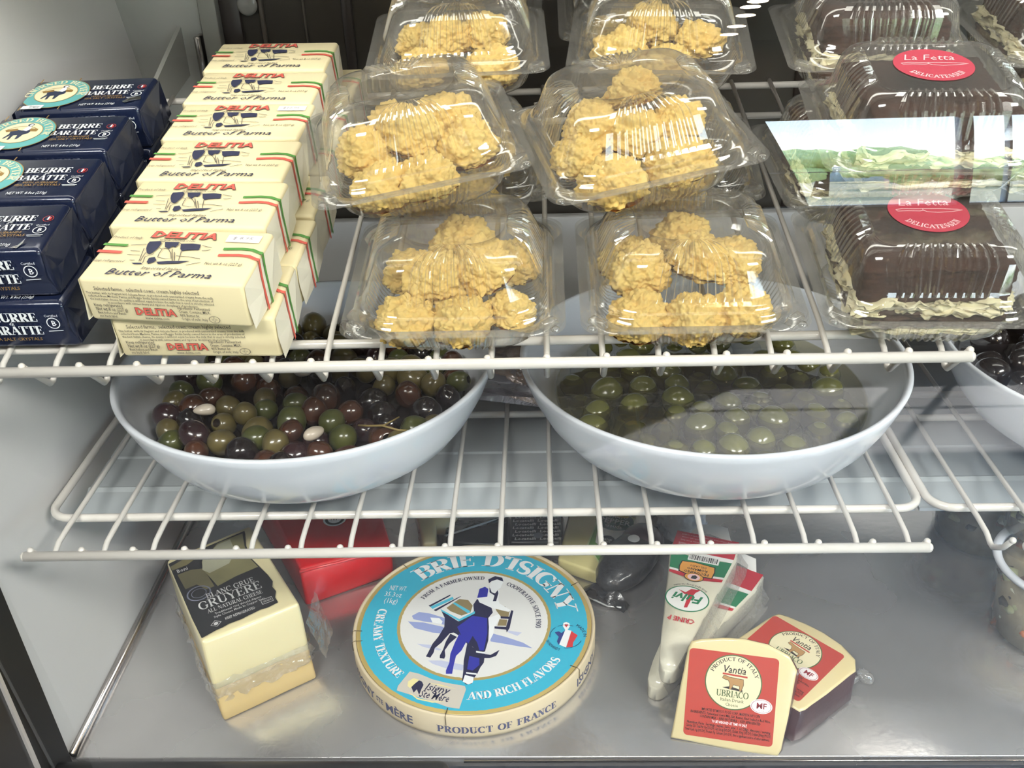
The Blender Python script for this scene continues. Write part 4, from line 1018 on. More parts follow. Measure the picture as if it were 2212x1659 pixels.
ART = [('lav',[(-6.05,0.91),(-5.41,1.44),(-4.3,1.2),(-2.84,0.57),(-2.82,-0.33),(-3.97,-0.02),(-4.84,0.14),(-5.84,0.45)]),
('lav',[(-6.34,0.16),(-4.82,-0.01),(-2.85,-0.63),(-2.77,-1.51),(-3.84,-1.36),(-5.6,-0.75)]),
('lav',[(1.53,-1.41),(3.12,-2.01),(4.7,-2.74),(5.58,-3.45),(4.4,-3.23),(2.94,-2.86),(1.69,-2.57)]),
('lav2',[(3.2,-1.13),(4.57,-1.44),(4.16,-1.87),(3.32,-1.43)]),
('lav2',[(-5.16,-2.79),(-3.9,-2.94),(-2.81,-3.52),(-3.0,-3.66),(-4.49,-3.22)]),
('lav2',[(-3.91,-4.9),(-2.69,-4.91),(-0.61,-5.47),(-0.67,-6.14),(-2.2,-5.86),(-3.46,-5.31)]),
('white',[(-4.25,0.66),(-3.38,0.58),(-3.02,0.12),(-3.09,-0.25),(-3.97,-0.02)]),
('navy',[(-2.79,-0.63),(-2.15,-1.37),(-2.88,-2.67),(-3.44,-3.37),(-3.49,-3.93),(-3.74,-4.55),(-4.16,-4.41),(-4.01,-3.93),(-3.7,-2.8),(-3.26,-1.94)]),
('navy',[(-2.14,-1.52),(-1.48,-1.96),(-2.14,-2.82),(-2.49,-3.66),(-2.38,-4.36),(-2.45,-4.7),(-2.86,-4.63),(-2.89,-4.29),(-2.65,-3.52),(-2.48,-2.53)]),
('navy',[(-3.24,1.5),(-2.78,1.18),(-1.52,0.1),(-0.61,0.85),(-0.1,1.46),(1.19,1.44),(1.74,1.28),(1.34,0.53),(1.45,-0.67),(1.47,-2.42),(1.23,-3.83),(0.72,-3.97),(0.07,-3.26),(-0.37,-2.98),(-0.59,-2.69),(-1.28,-1.82),(-1.83,-1.38),(-2.46,-1.52),(-2.79,-0.63),(-2.84,0.57)]),
('blue',[(-1.3,-1.53),(-0.51,-2.4),(-0.94,-3.68),(-1.4,-4.37),(-1.52,-5.46),(-1.59,-6.53),(-2.15,-6.53),(-2.18,-6.13),(-1.95,-5.19),(-1.94,-4.09),(-1.63,-2.68)]),
('blue',[(-1.57,-0.64),(-0.18,0.85),(1.23,0.53),(1.33,-1.55),(1.12,-3.69),(0.71,-3.69),(0.45,-2.7),(-0.02,-1.83),(-0.37,-2.83),(-1.07,-1.82)]),
('navy',[(-0.48,-2.83),(0.72,-3.83),(1.24,-4.11),(1.19,-5.21),(0.92,-5.75),(0.66,-6.55),(0.39,-7.07),(0.23,-7.72),(-0.26,-7.78),(-0.64,-7.33),(-0.61,-6.27),(-0.65,-4.92)]),
('blue',[(-0.18,-4.38),(0.76,-4.66),(0.8,-5.48),(0.24,-6.15),(-0.28,-6.01)]),
('white',[(-0.43,-6.67),(0.38,-6.94),(0.32,-7.59),(-0.06,-7.78),(-0.58,-7.46)]),
('navy',[(1.04,-4.11),(1.76,-4.26),(2.56,-3.64),(2.28,-4.4),(1.68,-4.67),(1.07,-4.66)]),
('white',[(0.4,-3.76),(1.23,-3.9),(1.24,-4.11),(0.42,-3.97)]),
('white',[(-0.35,-6.34),(0.61,-6.48),(0.62,-6.68),(-0.34,-6.51)]),
('white',[(1.34,0.53),(2.5,1.12),(2.42,0.36),(1.93,-0.83),(1.91,-1.56),(1.58,-2.57),(1.45,-0.67)]),
('tan',[(1.81,2.21),(2.9,2.12),(3.35,1.42),(3.26,0.66),(2.51,0.74),(2.11,1.43)]),
('tan',[(2.42,0.36),(3.16,0.28),(3.08,-0.54),(2.24,-0.53)]),
('navy',[(3.51,1.57),(3.72,1.49),(3.41,-0.84),(3.16,-1.43),(3.04,-0.84)]),
('navy',[(1.97,-0.61),(3.19,-0.69),(3.15,-1.06),(1.99,-0.9)]),
('navy',[(2.51,0.74),(3.53,0.65),(3.48,0.35),(2.52,0.44)]),
('navy',[(-0.21,2.39),(0.12,3.18),(1.6,1.9),(1.74,1.28),(1.22,0.76),(-0.1,1.46)]),
('blue',[(0.27,4.63),(0.81,4.95),(1.16,4.62),(1.21,3.33),(0.12,3.34)]),
('white',[(1.16,4.62),(2.27,4.44),(2.21,3.0),(2.34,2.52),(3.45,1.57),(3.24,1.34),(1.6,1.9),(0.37,2.7),(0.12,3.34),(1.1,3.49)]),
('navy',[(1.25,4.94),(1.51,4.13),(1.85,3.96),(2.11,4.44),(2.18,3.96),(2.0,2.84),(1.67,2.84),(1.81,3.64),(1.29,4.13)]),
('white',[(1.39,5.69),(1.94,6.01),(2.62,5.67),(2.37,4.77),(1.84,4.28),(1.26,4.78)]),
('navy',[(1.09,6.02),(1.75,6.52),(2.49,6.26),(2.62,5.67),(1.99,6.01),(1.44,5.77),(1.18,5.44)]),
('tan',[(-2.24,2.58),(-1.63,3.2),(-0.74,3.03),(-0.26,2.24),(-0.42,1.31),(-1.25,0.86),(-2.38,1.49),(-2.79,1.96)]),
('cyan',[(-4.39,2.13),(-2.32,3.53),(-2.18,3.21),(-4.14,1.82)]),
('navy',[(-4.57,2.29),(-2.56,3.85),(-2.55,3.66),(-4.39,2.13)]),
('navy',[(-4.02,1.66),(-1.66,3.52),(-1.44,3.6),(-3.79,1.5)]),
('cyan',[(-3.38,1.81),(-1.43,0.4),(0.0,1.46),(0.02,1.15),(-1.41,0.1),(-3.24,1.5)]),
('cyan',[(-2.04,2.73),(-0.43,1.46),(-0.63,1.16),(-2.24,2.58)]),
('sticker',[(-5.44,-6.24),(-4.56,-6.51),(-3.29,-7.18),(-2.06,-7.58),(-0.35,-7.97),(-0.22,-8.36),(-0.66,-10.54),(-1.64,-10.35),(-3.04,-9.73),(-6.32,-8.45),(-6.29,-7.93)]),
('yellow',[(-5.45,-7.42),(-5.0,-7.03),(-4.48,-7.23),(-4.83,-7.69),(-5.17,-8.2),(-5.44,-7.94)]),
('navy',[(-5.08,-8.07),(-4.83,-7.69),(-4.47,-7.3),(-4.21,-7.43),(-4.02,-7.82),(-4.16,-8.33),(-4.29,-8.97),(-4.56,-8.33),(-4.81,-8.71)]),
('yellow',[(-3.65,-7.56),(-2.43,-7.83),(-1.01,-8.35),(-2.42,-7.99)]),
('yellow',[(-5.32,-8.58),(-4.43,-9.47),(-3.03,-9.85),(-1.78,-9.73),(-3.05,-9.7),(-4.35,-9.32)]),
('navy2',[(7.66,-1.47),(8.03,-1.33),(8.28,-1.55),(8.66,-1.19),(8.0,-3.05),(7.85,-2.63),(8.02,-2.05)]),
('white',[(8.66,-1.12),(9.23,-1.27),(8.66,-3.41),(8.05,-3.05)]),
('red',[(9.23,-1.27),(9.38,-1.49),(9.79,-1.86),(9.56,-2.36),(9.34,-2.78),(9.27,-3.35),(8.69,-3.41)]),
('white',[(8.41,-0.6),(8.52,-0.23),(8.77,-0.11),(9.05,-0.28),(9.11,-0.64),(8.76,-1.41)]),
('red',[(8.59,-0.53),(8.68,-0.38),(8.76,-0.45),(8.87,-0.38),(8.94,-0.53),(8.75,-0.82)]),
]
t = thing('brie_box', 'round brie box with a bright turquoise lid picturing a blue horse', 'cheese box', at(-5.8, 13.07, .02))
b = MB(); b.lathe([(0, 0), (11.2, 0), (11.45, .12), (11.5, .5), (11.5, 2.6), (11.42, 2.72), (11.25, 2.72), (11.2, 2.5), (0, 2.5)], 128)
b.build('box_body', M_wood, t)
b = MB(); mp = lambda x, y, z=0: Vector((x, y, 2.6 + z))
b.lathe([(0, 2.5), (11.15, 2.5), (11.15, 2.56), (11.1, 2.6), (0, 2.6)], 96, mi=KEYS.index('gold'))
jag = lambda r, k, a=.05: [((r + a * noise.noise(Vector((i * .9, k, 0)))) * math.cos(2 * math.pi * i / 240), (r + a * noise.noise(Vector((i * .9, k, 0)))) * math.sin(2 * math.pi * i / 240)) for i in range(240)]
b.poly(jag(10.75, 1), mp, KEYS.index('teal'), .008)
b.poly(jag(7.32, 2), mp, KEYS.index('gold'), .014)
b.poly(jag(7.02, 3, .07), mp, KEYS.index('cream'), .02)
for i, (c, P) in enumerate(ART): b.poly(P, mp, KEYS.index(c), .026 + .0006 * i)
zt = .06
def BT(vf, mi): b.tri2(vf, mp, KEYS.index(mi), zt)
BT(arc_up(fit(serif("BRIE D'ISIGNY", 1.85, .25, .06, .02), 17.5)[0], 8.15, 132.5), 'white')
BT(arc_up(fit(serif('FROM A FARMER-OWNED', .46, .2, .07, .1), 6.75)[0], 6.0, 148), 'navy')
BT(arc_up(fit(serif('COOPERATIVE SINCE 1900', .46, .2, .07, .1), 7.1)[0], 5.92, 60.5), 'navy')
BT(arc_down(fit(serif('CREAMY TEXTURE', .82, .24, .07, .05), 9.8)[0], 9.52, 168.6), 'white')
BT(arc_down(fit(serif('AND RICH FLAVORS', .82, .24, .07, .05), 9.8)[0], 9.52, -90), 'white')
for s_, x, y, wd in (('NET WT.', -8.75, 4.6, 1.75), ('35.3oz', -9.15, 3.72, 1.75), ('(1kg)', -9.1, 2.8, 1.4)): BT(shift(fit(sans(s_, .7), wd)[0], x, y, R(-8)), 'white')
BT(shift(fit(sans('Isigny', .85, .25, .01), 2.35)[0], -3.95, -8.35, R(-15)), 'navy')
BT(shift(fit(sans('Ste M\u00e8re', .85, .25, .01), 2.75)[0], -4.35, -9.15, R(-14)), 'navy')
BT(([(8.7 + x, -2.0 + y) for x, y in arc_up(fit(sans('MADE IN', .34), 1.6)[0], 1.62, 55)[0]], fit(sans('MADE IN', .34), 1.6)[0][1]), 'navy')
BT(([(8.7 + x, -2.0 + y) for x, y in arc_down(fit(sans('NORMANDY', .34), 1.9)[0], 1.95, 195)[0]], fit(sans('NORMANDY', .34), 1.9)[0][1]), 'navy')
for a0_, a1_ in ((62, 120), (130, 185), (262, 338)): BT(stroke(arc(8.7, -2.0, 1.5, 1.5, a0_, a1_, 12), .05), 'navy')
b.build('lid_label', [M_btop[k] for k in KEYS], t)
b = MB()
def onside(vf, a0, rad=11.53, zb=.75): return [Vector((rad * math.cos(R(a0) + x / rad), rad * math.sin(R(a0) + x / rad), zb + y)) for x, y in vf[0]]
for tx, a0_, zb in ((fit(serif('PRODUCT OF FRANCE', .72, .24, .07, .12), 11.0), -103, .75), (fit(sans('ISIGNY', .95, 0, .015), 4.2), -34, .75), (fit(sans('M\u00c8RE', .95, 0, .02), 3.1), -130, .75), (fit(sans('STE', .6, 0, .02), 1.0), -136.5, 1.0), (fit(sans('ISIGNY', .95, 0, .02), 4.2), -158.5, .75)):
    b.add(onside(tx[0], a0_, zb=zb), tx[0][1], 0, False)
b.build('side_lettering', mat('side_ink', '4a4f72', .5), t)
for a in (-99, -32, 28, 133, 186, 193):
    b = MB(); r0 = 10.6
    b.tube([(r0 * math.cos(R(a)), r0 * math.sin(R(a)), 2.66), (11.3 * math.cos(R(a)), 11.3 * math.sin(R(a)), 2.76), (11.56 * math.cos(R(a)), 11.56 * math.sin(R(a)), 2.62), (11.55 * math.cos(R(a)), 11.55 * math.sin(R(a)), 1.6)], .035, 6)
    b.build('staple', M_btop['copper'], t)

# ------------------------------------------------------------------ gruyere block
def hexa(b, base, top, z0, z1, bev=.3, seg=3, mi=0, cuts=0, amp=0, sd=0):
    m = bmesh.new()
    vs = [m.verts.new((x, y, z0)) for x, y in base] + [m.verts.new((x, y, z1)) for x, y in top]
    for f in ((3, 2, 1, 0), (4, 5, 6, 7), (0, 1, 5, 4), (1, 2, 6, 5), (2, 3, 7, 6), (3, 0, 4, 7)): m.faces.new([vs[i] for i in f])
    if bev: bmesh.ops.bevel(m, geom=list(m.edges), offset=bev, segments=seg, profile=.5, affect='EDGES')
    if cuts:
        bmesh.ops.subdivide_edges(m, edges=list(m.edges), cuts=cuts, use_grid_fill=True)
        for v in m.verts: v.co += Vector((noise.noise(v.co * .6 + Vector((sd, 0, 0))), noise.noise(v.co * .6 + Vector((0, sd, 3))), noise.noise(v.co * .6 + Vector((5, 0, sd))))) * amp
    return b.bm(m, mi)
M_gru = mat('gruyere', 'e3d9b0', .38, col2='d8cb9c', nscale=9, ncontrast=.8, bump=.1, bscale=20, coat=.6, sss=.1)
M_gru2 = mat('gruyere_no_glare', 'd2b983', .55, col2='c6a96f', nscale=14, ncontrast=.7, bump=.2, bscale=40, sss=.08)  # same cheese, tan where bare; film glare is painted into the paler body
M_film = clear('cling_film', (.97, .97, .965), .22, .08, .85, 2.2, .08, 1.0, 60, hazecol=(.85, .84, .8))
gT = [(-28.5, 4.7), (-20.9, 9.4), (-28.4, 20.9), (-35.2, 15.6)]
gB = [(-27.75, 3.5), (-20.4, 8.6), (-28.0, 20.6), (-34.6, 15.0)]
gM = [tuple(a + (c - a) * .62 for a, c in zip(p, q)) for p, q in zip(gT, gB)]
ga = math.atan2(4.7, 7.6)
t = thing('cheese_block', 'tall pale gruyere cheese block with a black label, beside the red block', 'cheese')
b = MB(); hexa(b, gM, gT, 3.2, 8.5, .4, 3, 0, 2, .12, 3); b.build('cheese_body', M_gru, t)
b = MB(); hexa(b, [(x * .995 + y * .002, y * .995 + .03) for x, y in gB], gM, 0, 3.4, .3, 3, 0, 2, .08, 8); b.build('bare_base', M_gru2, t)
b = MB()
gm = lambda x, y, z=0: Vector((gT[0][0] + x * math.cos(ga) - y * math.sin(ga), gT[0][1] + x * math.sin(ga) + y * math.cos(ga), 8.62 + z))
GK = ['dark', 'sep', 'sep2', 'sep3', 'ink', 'ring']
GA = [('dark', [(.12, 11.2), (.1, 11.9), (2.39, 12.3), (7.78, 12.9), (7.72, 12.4), (7.23, 10.5), (7.1, 8.3), (7.45, 6.42), (7.68, 5.2), (7.78, 4.08), (7.5, 3.4), (7.6, 2.64), (7.26, 1.84), (7.27, 1.09), (6.28, 0.92), (5.6, 1.02), (5.11, 0.94), (4.4, .85), (3.88, 0.75), (2.73, 0.77), (2.1, .62), (1.54, 0.59), (0.2, 0.29), (0.11, 3.19), (0.12, 7.68)]),
      ('sep', [(0.45, 9.81), (1.67, 9.85), (2.77, 9.42), (2.99, 6.34), (2.24, 6.31), (1.65, 7.46), (0.59, 7.36)]),
      ('sep2', [(2.89, 10.44), (4.95, 12.4), (6.21, 12.5), (7.5, 12.6), (7.09, 10.59), (6.97, 8.39), (7.27, 6.82), (5.04, 6.62), (3.25, 6.18), (2.71, 9.18)]),
      ('sep3', [(3.02, 10.64), (4.92, 12.2), (6.18, 12.3), (6.07, 10.1), (5.06, 8.78), (3.1, 8.39), (2.64, 9.22)]),
      ('sep', [(0.15, 11.3), (1.95, 11.9), (3.04, 11.5), (1.58, 10.72), (0.2, 10.65)])]
for i, (c, P) in enumerate(GA): b.poly(P, gm, GK.index(c), .01 * i)
b.tri2(ring2(.95, 1.08, 40, 1.5, 6.1, .95), gm, 5, .06); b.tri2(ring2(.62, .68, 32, 1.5, 6.1, .95), gm, 5, .06)
for s_, h, wd, x, y, k in (('BLANC GRUE', .68, 4.4, 1.95, 4.95, 1), ('GRUYERE', 1.05, 5.7, 1.0, 3.75, 1), ('ALL NATURAL CHEESE', .48, 5.0, 1.5, 3.0, 1), ('Traditional Old World Alpine', .28, 4.2, 2.0, 2.5, 0), ('Style Cheese Made In Copper Vats', .28, 4.6, 1.8, 2.1, 0), ('KEEP REFRIGERATED', .34, 2.7, 2.6, 1.35, 0)):
    b.tri2(shift(fit(serif(s_, h, .16, .06, .03) if k else sans(s_, h, 0, .006), wd)[0], x, y), gm, 4, .06)
b.tri2(shift(fit(sans('Boni', .5, 0, .01), 1.0)[0], .5, 10.0), gm, 4, .06)
b.tri2(ring2(.42, .48, 4, 1.75, 1.35, .9), gm, 4, .06); b.poly(disc(.2, 12, 1.75, 1.35), gm, 4, .06)
b.tri2(stroke([(6.0, 1.5), (7.0, 1.5), (7.0, 2.1), (6.0, 2.1), (6.0, 1.5)], .06), gm, 4, .06); b.tri2(shift(fit(sans('GRADE', .26), .8)[0], 6.1, 1.68), gm, 4, .06)
b.build('label', [mat('gru_label', '2a2b2d', .45), mat('gru_sepia', '77704f', .5, col2='5d5a44', nscale=30), mat('gru_sepia2', '8d875f', .5, col2='6f6c50', nscale=25), mat('gru_sepia3', 'b3b29a', .5, col2='8f8f7c', nscale=25), mat('gru_ink', 'c9c9c9', .5), mat('gru_ring', '75798a', .5)], t)
# loose cling film round the foot and the right hand corner
def ruffle(path, z0, z1, amp, sd, out=.25, n=60):
    b = MB(); rows = []
    P = [Vector(p) for p in path]
    L = [0]
    for a, c in zip(P, P[1:]): L.append(L[-1] + (c - a).length)
    for j in range(7):
        row = []
        for i in range(n + 1):
            s_ = L[-1] * i / n
            k = max(q for q in range(len(L) - 1) if L[q] <= s_ + 1e-9)
            a, c = P[k], P[k + 1]; f = (s_ - L[k]) / (L[k + 1] - L[k])
            d = (c - a).normalized(); nr = Vector((d.y, -d.x, 0))
            p = a.lerp(c, f)
            p = Vector((p.x, p.y, 0)) + nr * (out + amp * noise.noise(Vector((s_ * 1.3, j * .5, sd))) * (.4 + j * .15))
            p.z = z0 + (z1 - z0) * j / 6 + .3 * noise.noise(Vector((s_ * .9, j * .8, sd + 4)))
            row.append(p)
        rows.append(row)
    b.loft(rows, closed_u=False)
    return b
ruffle([(*gM[3], 0), (*gM[0], 0), (*gM[1], 0), (*gM[2], 0)], 4.4, 2.0, .55, 1).build('cling_film', M_film, t)
b = MB(); rows = []
for j in range(9): rows.append([Vector((-20.7 + .18 * j + .3 * noise.noise(Vector((j * .7, i * .6, 3))), 9.4 + i * .5 - .5 * j * .2, 6.2 - j * .45 + .5 * noise.noise(Vector((i * .7, j * .4, 0))))) for i in range(9)])
b.loft(rows, closed_u=False); b.build('film_flap', M_film, t)

# ------------------------------------------------------------------ red wax block
M_redwax = mat('red_wrap', 'd3161f', .35, col2='c2141c', nscale=5, coat=.4, bump=.15, bscale=25, spec=.5)
t = thing('cheese_block', 'glossy red wrapped cheese block behind the pale gruyere', 'cheese')
b = MB()
hexa(b, [(-23.3, 18.2), (-14.9, 22.9), (-21.0, 38), (-33.5, 35.0)], [(-23.7, 19.4), (-14.9, 22.9), (-19.5, 37.5), (-31.5, 34)], 0, 4.0, .35, 3, 0, 2, .1, 2)
b.build('block', M_redwax, t)
b = MB(); b.tube([(-23.75, 19.25, 3.75), (-20, 20.7, 3.72), (-17.6, 21.65, 3.85), (-14.8, 22.75, 3.8)], [.16, .1, .22, .14], 8); b.build('seam', mat('red_seam', 'e0444a', .3, coat=.7), t)
b = MB(); rp = lambda x, y, z=0: Vector((-21.6 + x, 27.4 + y, 4.1 + z))
b.poly(disc(1.25, 32), rp, 0); b.poly(disc(1.05, 32), rp, 1, .01); b.poly(disc(.75, 32), rp, 0, .02); b.tri2(shift(fit(sans('NY', .5, 0, .03), .8)[0], -.4, -.25), rp, 1, .03)
tag(b.build('sticker', [mat('st_white', 'f2f2f2', .4), mat('st_black', '17181a', .4)], t), 'black and white round sticker')

# ------------------------------------------------------------------ ubriaco wedges
M_ub = mat('ubriaco_paste', 'e2d3a6', .35, col2='d6c491', nscale=12, ncontrast=.7, bump=.12, bscale=30, coat=.6, sss=.1)
M_rind = mat('ubriaco_rind', '4b2b30', .45, col2='2e1b20', nscale=30, ncontrast=.7, bump=.5, bscale=60, coat=.5)
M_ublab = mat('ubriaco_label', 'bb4538', .4, coat=.3)
UBO = [(0.1, -0.3), (2.55, -0.42), (6.32, -0.6), (8.99, -0.53), (9.26, 0.01), (9.6, 2.8), (9.88, 5.74), (10.0, 6.85), (9.33, 7.97), (7.5, 8.72), (5.57, 8.95), (3.66, 8.8), (2.06, 8.47), (1.23, 8.19), (1.0, 7.66), (0.6, 4.43)]
def make_ubriaco():
    t = thing('cheese_wedge', 'cheese', 'cheese')
    b = MB()
    sub = []
    for i, p in enumerate(UBO):
        q = UBO[(i + 1) % len(UBO)]
        for k in range(3): sub.append((p[0] + (q[0] - p[0]) * k / 3, p[1] + (q[1] - p[1]) * k / 3))
    cx, cy = 5, 4.2
    def rg(s_, z, wob): return [Vector((cx + (x - cx) * s_ + wob * noise.noise(Vector((x, y, z))) - .15 * min(0, z + .2), cy + (y - cy) * s_ + wob * noise.noise(Vector((x, y, z + 9))) + .42 * min(0, z + .2), z)) for x, y in sub]
    b.loft([rg(.96, 0, 0), rg(.995, -.06, .03), rg(1.0, -.2, .05)], cap0=True)
    b.build('paste_face', M_ub, t)
    b = MB(); b.loft([rg(1.0, -.18, .05), rg(1.012, -.5, .08), rg(1.02, -1.6, .12), rg(1.01, -2.6, .1), rg(.95, -2.9, .05)], cap1=True)
    b.build('rind', M_rind, t)
    b = MB(); mp = lambda x, y, z=0: Vector((x, y, .02 + z))
    b.poly(rrect(7.38, 7.5, .35, 4.81, 3.93), mp, 0)
    b.poly(disc(2.36, 56, 4.93, 5.2), mp, 1, .012); b.poly(disc(2.26, 56, 4.93, 5.2), mp, 2, .02)
    C0 = (4.93, 5.2)
    def T(tx, x, y, mi): b.tri2(shift(tx[0], x, y), mp, mi, .03)
    tx = fit(serif('PRODUCT OF ITALY', .3, .17, .08, .08), 4.5)
    v = arc_up(tx[0], 1.85, 90 + 180 / math.pi * 4.5 / 1.85 / 2 * .96); b.tri2(([(C0[0] + x, C0[1] + y) for x, y in v[0]], v[1]), mp, 3, .03)
    T(fit(sans('Vantia', .66, .25, .01), 1.95), 3.95, 5.98, 3)
    b.poly([(4.0, 5.95), (6.05, 5.85), (6.05, 5.7), (4.0, 5.8)], mp, 0, .03)
    cow = [(4.35, 5.7), (4.6, 5.62), (5.75, 5.55), (5.78, 5.1), (5.62, 4.55), (5.45, 4.55), (5.45, 4.95), (4.95, 5.0), (4.8, 4.62), (4.6, 4.6), (4.65, 5.05), (4.5, 5.35), (4.2, 5.4), (4.0, 5.5), (4.1, 5.72)]
    b.poly(cow, mp, 4, .03); b.tri2(stroke(cow + cow[:1], .04), mp, 3, .035)
    b.poly([(4.05, 4.7), (4.6, 4.6), (5.7, 4.5), (5.75, 4.62), (4.7, 4.85)], mp, 3, .028)
    T(fit(serif('UBRIACO', .52, .18, .06, .03), 2.65), 3.6, 3.95, 1)
    T(fit(sans('Italian Drunk', .3, 0, .004), 1.95), 3.95, 3.55, 1); T(fit(sans('Cheese', .3, 0, .004), 1.05), 4.4, 3.15, 1)
    b.poly(disc(.9, 40, 7.35, 3.5, .62), mp, 5, .034); b.tri2(ring2(.78, .82, 40, 7.35, 3.5, .68), mp, 6, .04); b.tri2(shift(fit(sans('MF', .5, 0, .02), .85)[0], 6.93, 3.3), mp, 6, .04); b.tri2(shift(fit(sans('est. 1914', .11), .45)[0], 7.12, 3.08), mp, 6, .04)
    for i, (s_, wd, x, mi) in enumerate([('IMPORTED BY MUSCO FOOD CORP., MASPETH, NY 11378', 4.8, 2.5, 3), ("INGREDIENTS: Pasteurized Cow's Milk, Salt, Rennet. Rind Soaked in Red Wine.", 6.6, 1.6, 3), ('CONTAINS MILK  \u2022  RIND NOT EDIBLE  \u2022  KEEP REFRIGERATED', 5.0, 2.4, 3), ('TO BE WEIGHED AT TIME OF SALE', 2.9, 3.4, 5), ('Nutrition Facts  Servings: varies, Serv. size: 1 oz (28g)  Amount / serving', 6.9, 1.35, 3), ('Calories 120  Total Fat 10g (13% DV), Sat. Fat 6g (30% DV), Cholest. 30mg (10% DV), Sodium 200mg (9% DV)', 7.0, 1.3, 3), ('Total Carb. 0g (0% DV), Protein 7g. Calcium (20% DV). Not a significant source of other nutrients.', 7.0, 1.25, 3)]):
        T(fit(sans(s_, .23 if i != 5 else .26, 0, .012), wd), x, 2.5 - i * .31, mi)
    b.build('label', [M_ublab, mat('ub_green', '55683f', .5), mat('ub_cream', 'e6dcb6', .4, coat=.2), mat('ub_ink', '2f2622', .5), mat('ub_cow', 'b48a57', .5), mat('ub_white', 'f3ecec', .5), mat('ub_red', '8e2f38', .5)], t)
    return t
U0 = make_ubriaco()
e1 = Vector((.982, -.188, 0)).normalized(); hv = Vector((.188, .982, 0)).normalized()
e2 = hv * math.cos(R(62)) + Vector((0, 0, 1)) * math.sin(R(62)); e3 = e1.cross(e2)
M1 = Matrix((e1, e2, e3)).transposed().to_4x4(); M1.translation = Vector((11.5, 1.6, .5)) * CM
U0.matrix_basis = M1
tag(U0, 'red labelled wine-rind cheese wedge propped up at the front', 'cheese', 'red labelled wedges')
U1 = copy_tree(U0); U1.matrix_basis = at(16.3, 8.65, 3.05, R(-45.4))
tag(U1, 'red labelled wine-rind cheese wedge lying flat behind the propped one', 'cheese', 'red labelled wedges')
b = MB(); b.ico(3, lambda v: Vector((v.x * .8, v.y * .55, v.z * .6)) + Vector((10.6, 7.6, -.9)) * 1 + v * .15 * noise.noise(v * 3)); b.tube([(9.6, 6.9, -1.6), (10.2, 7.4, -1.1)], [.5, .2], 8)
b.build('film_knot', M_film, U1)

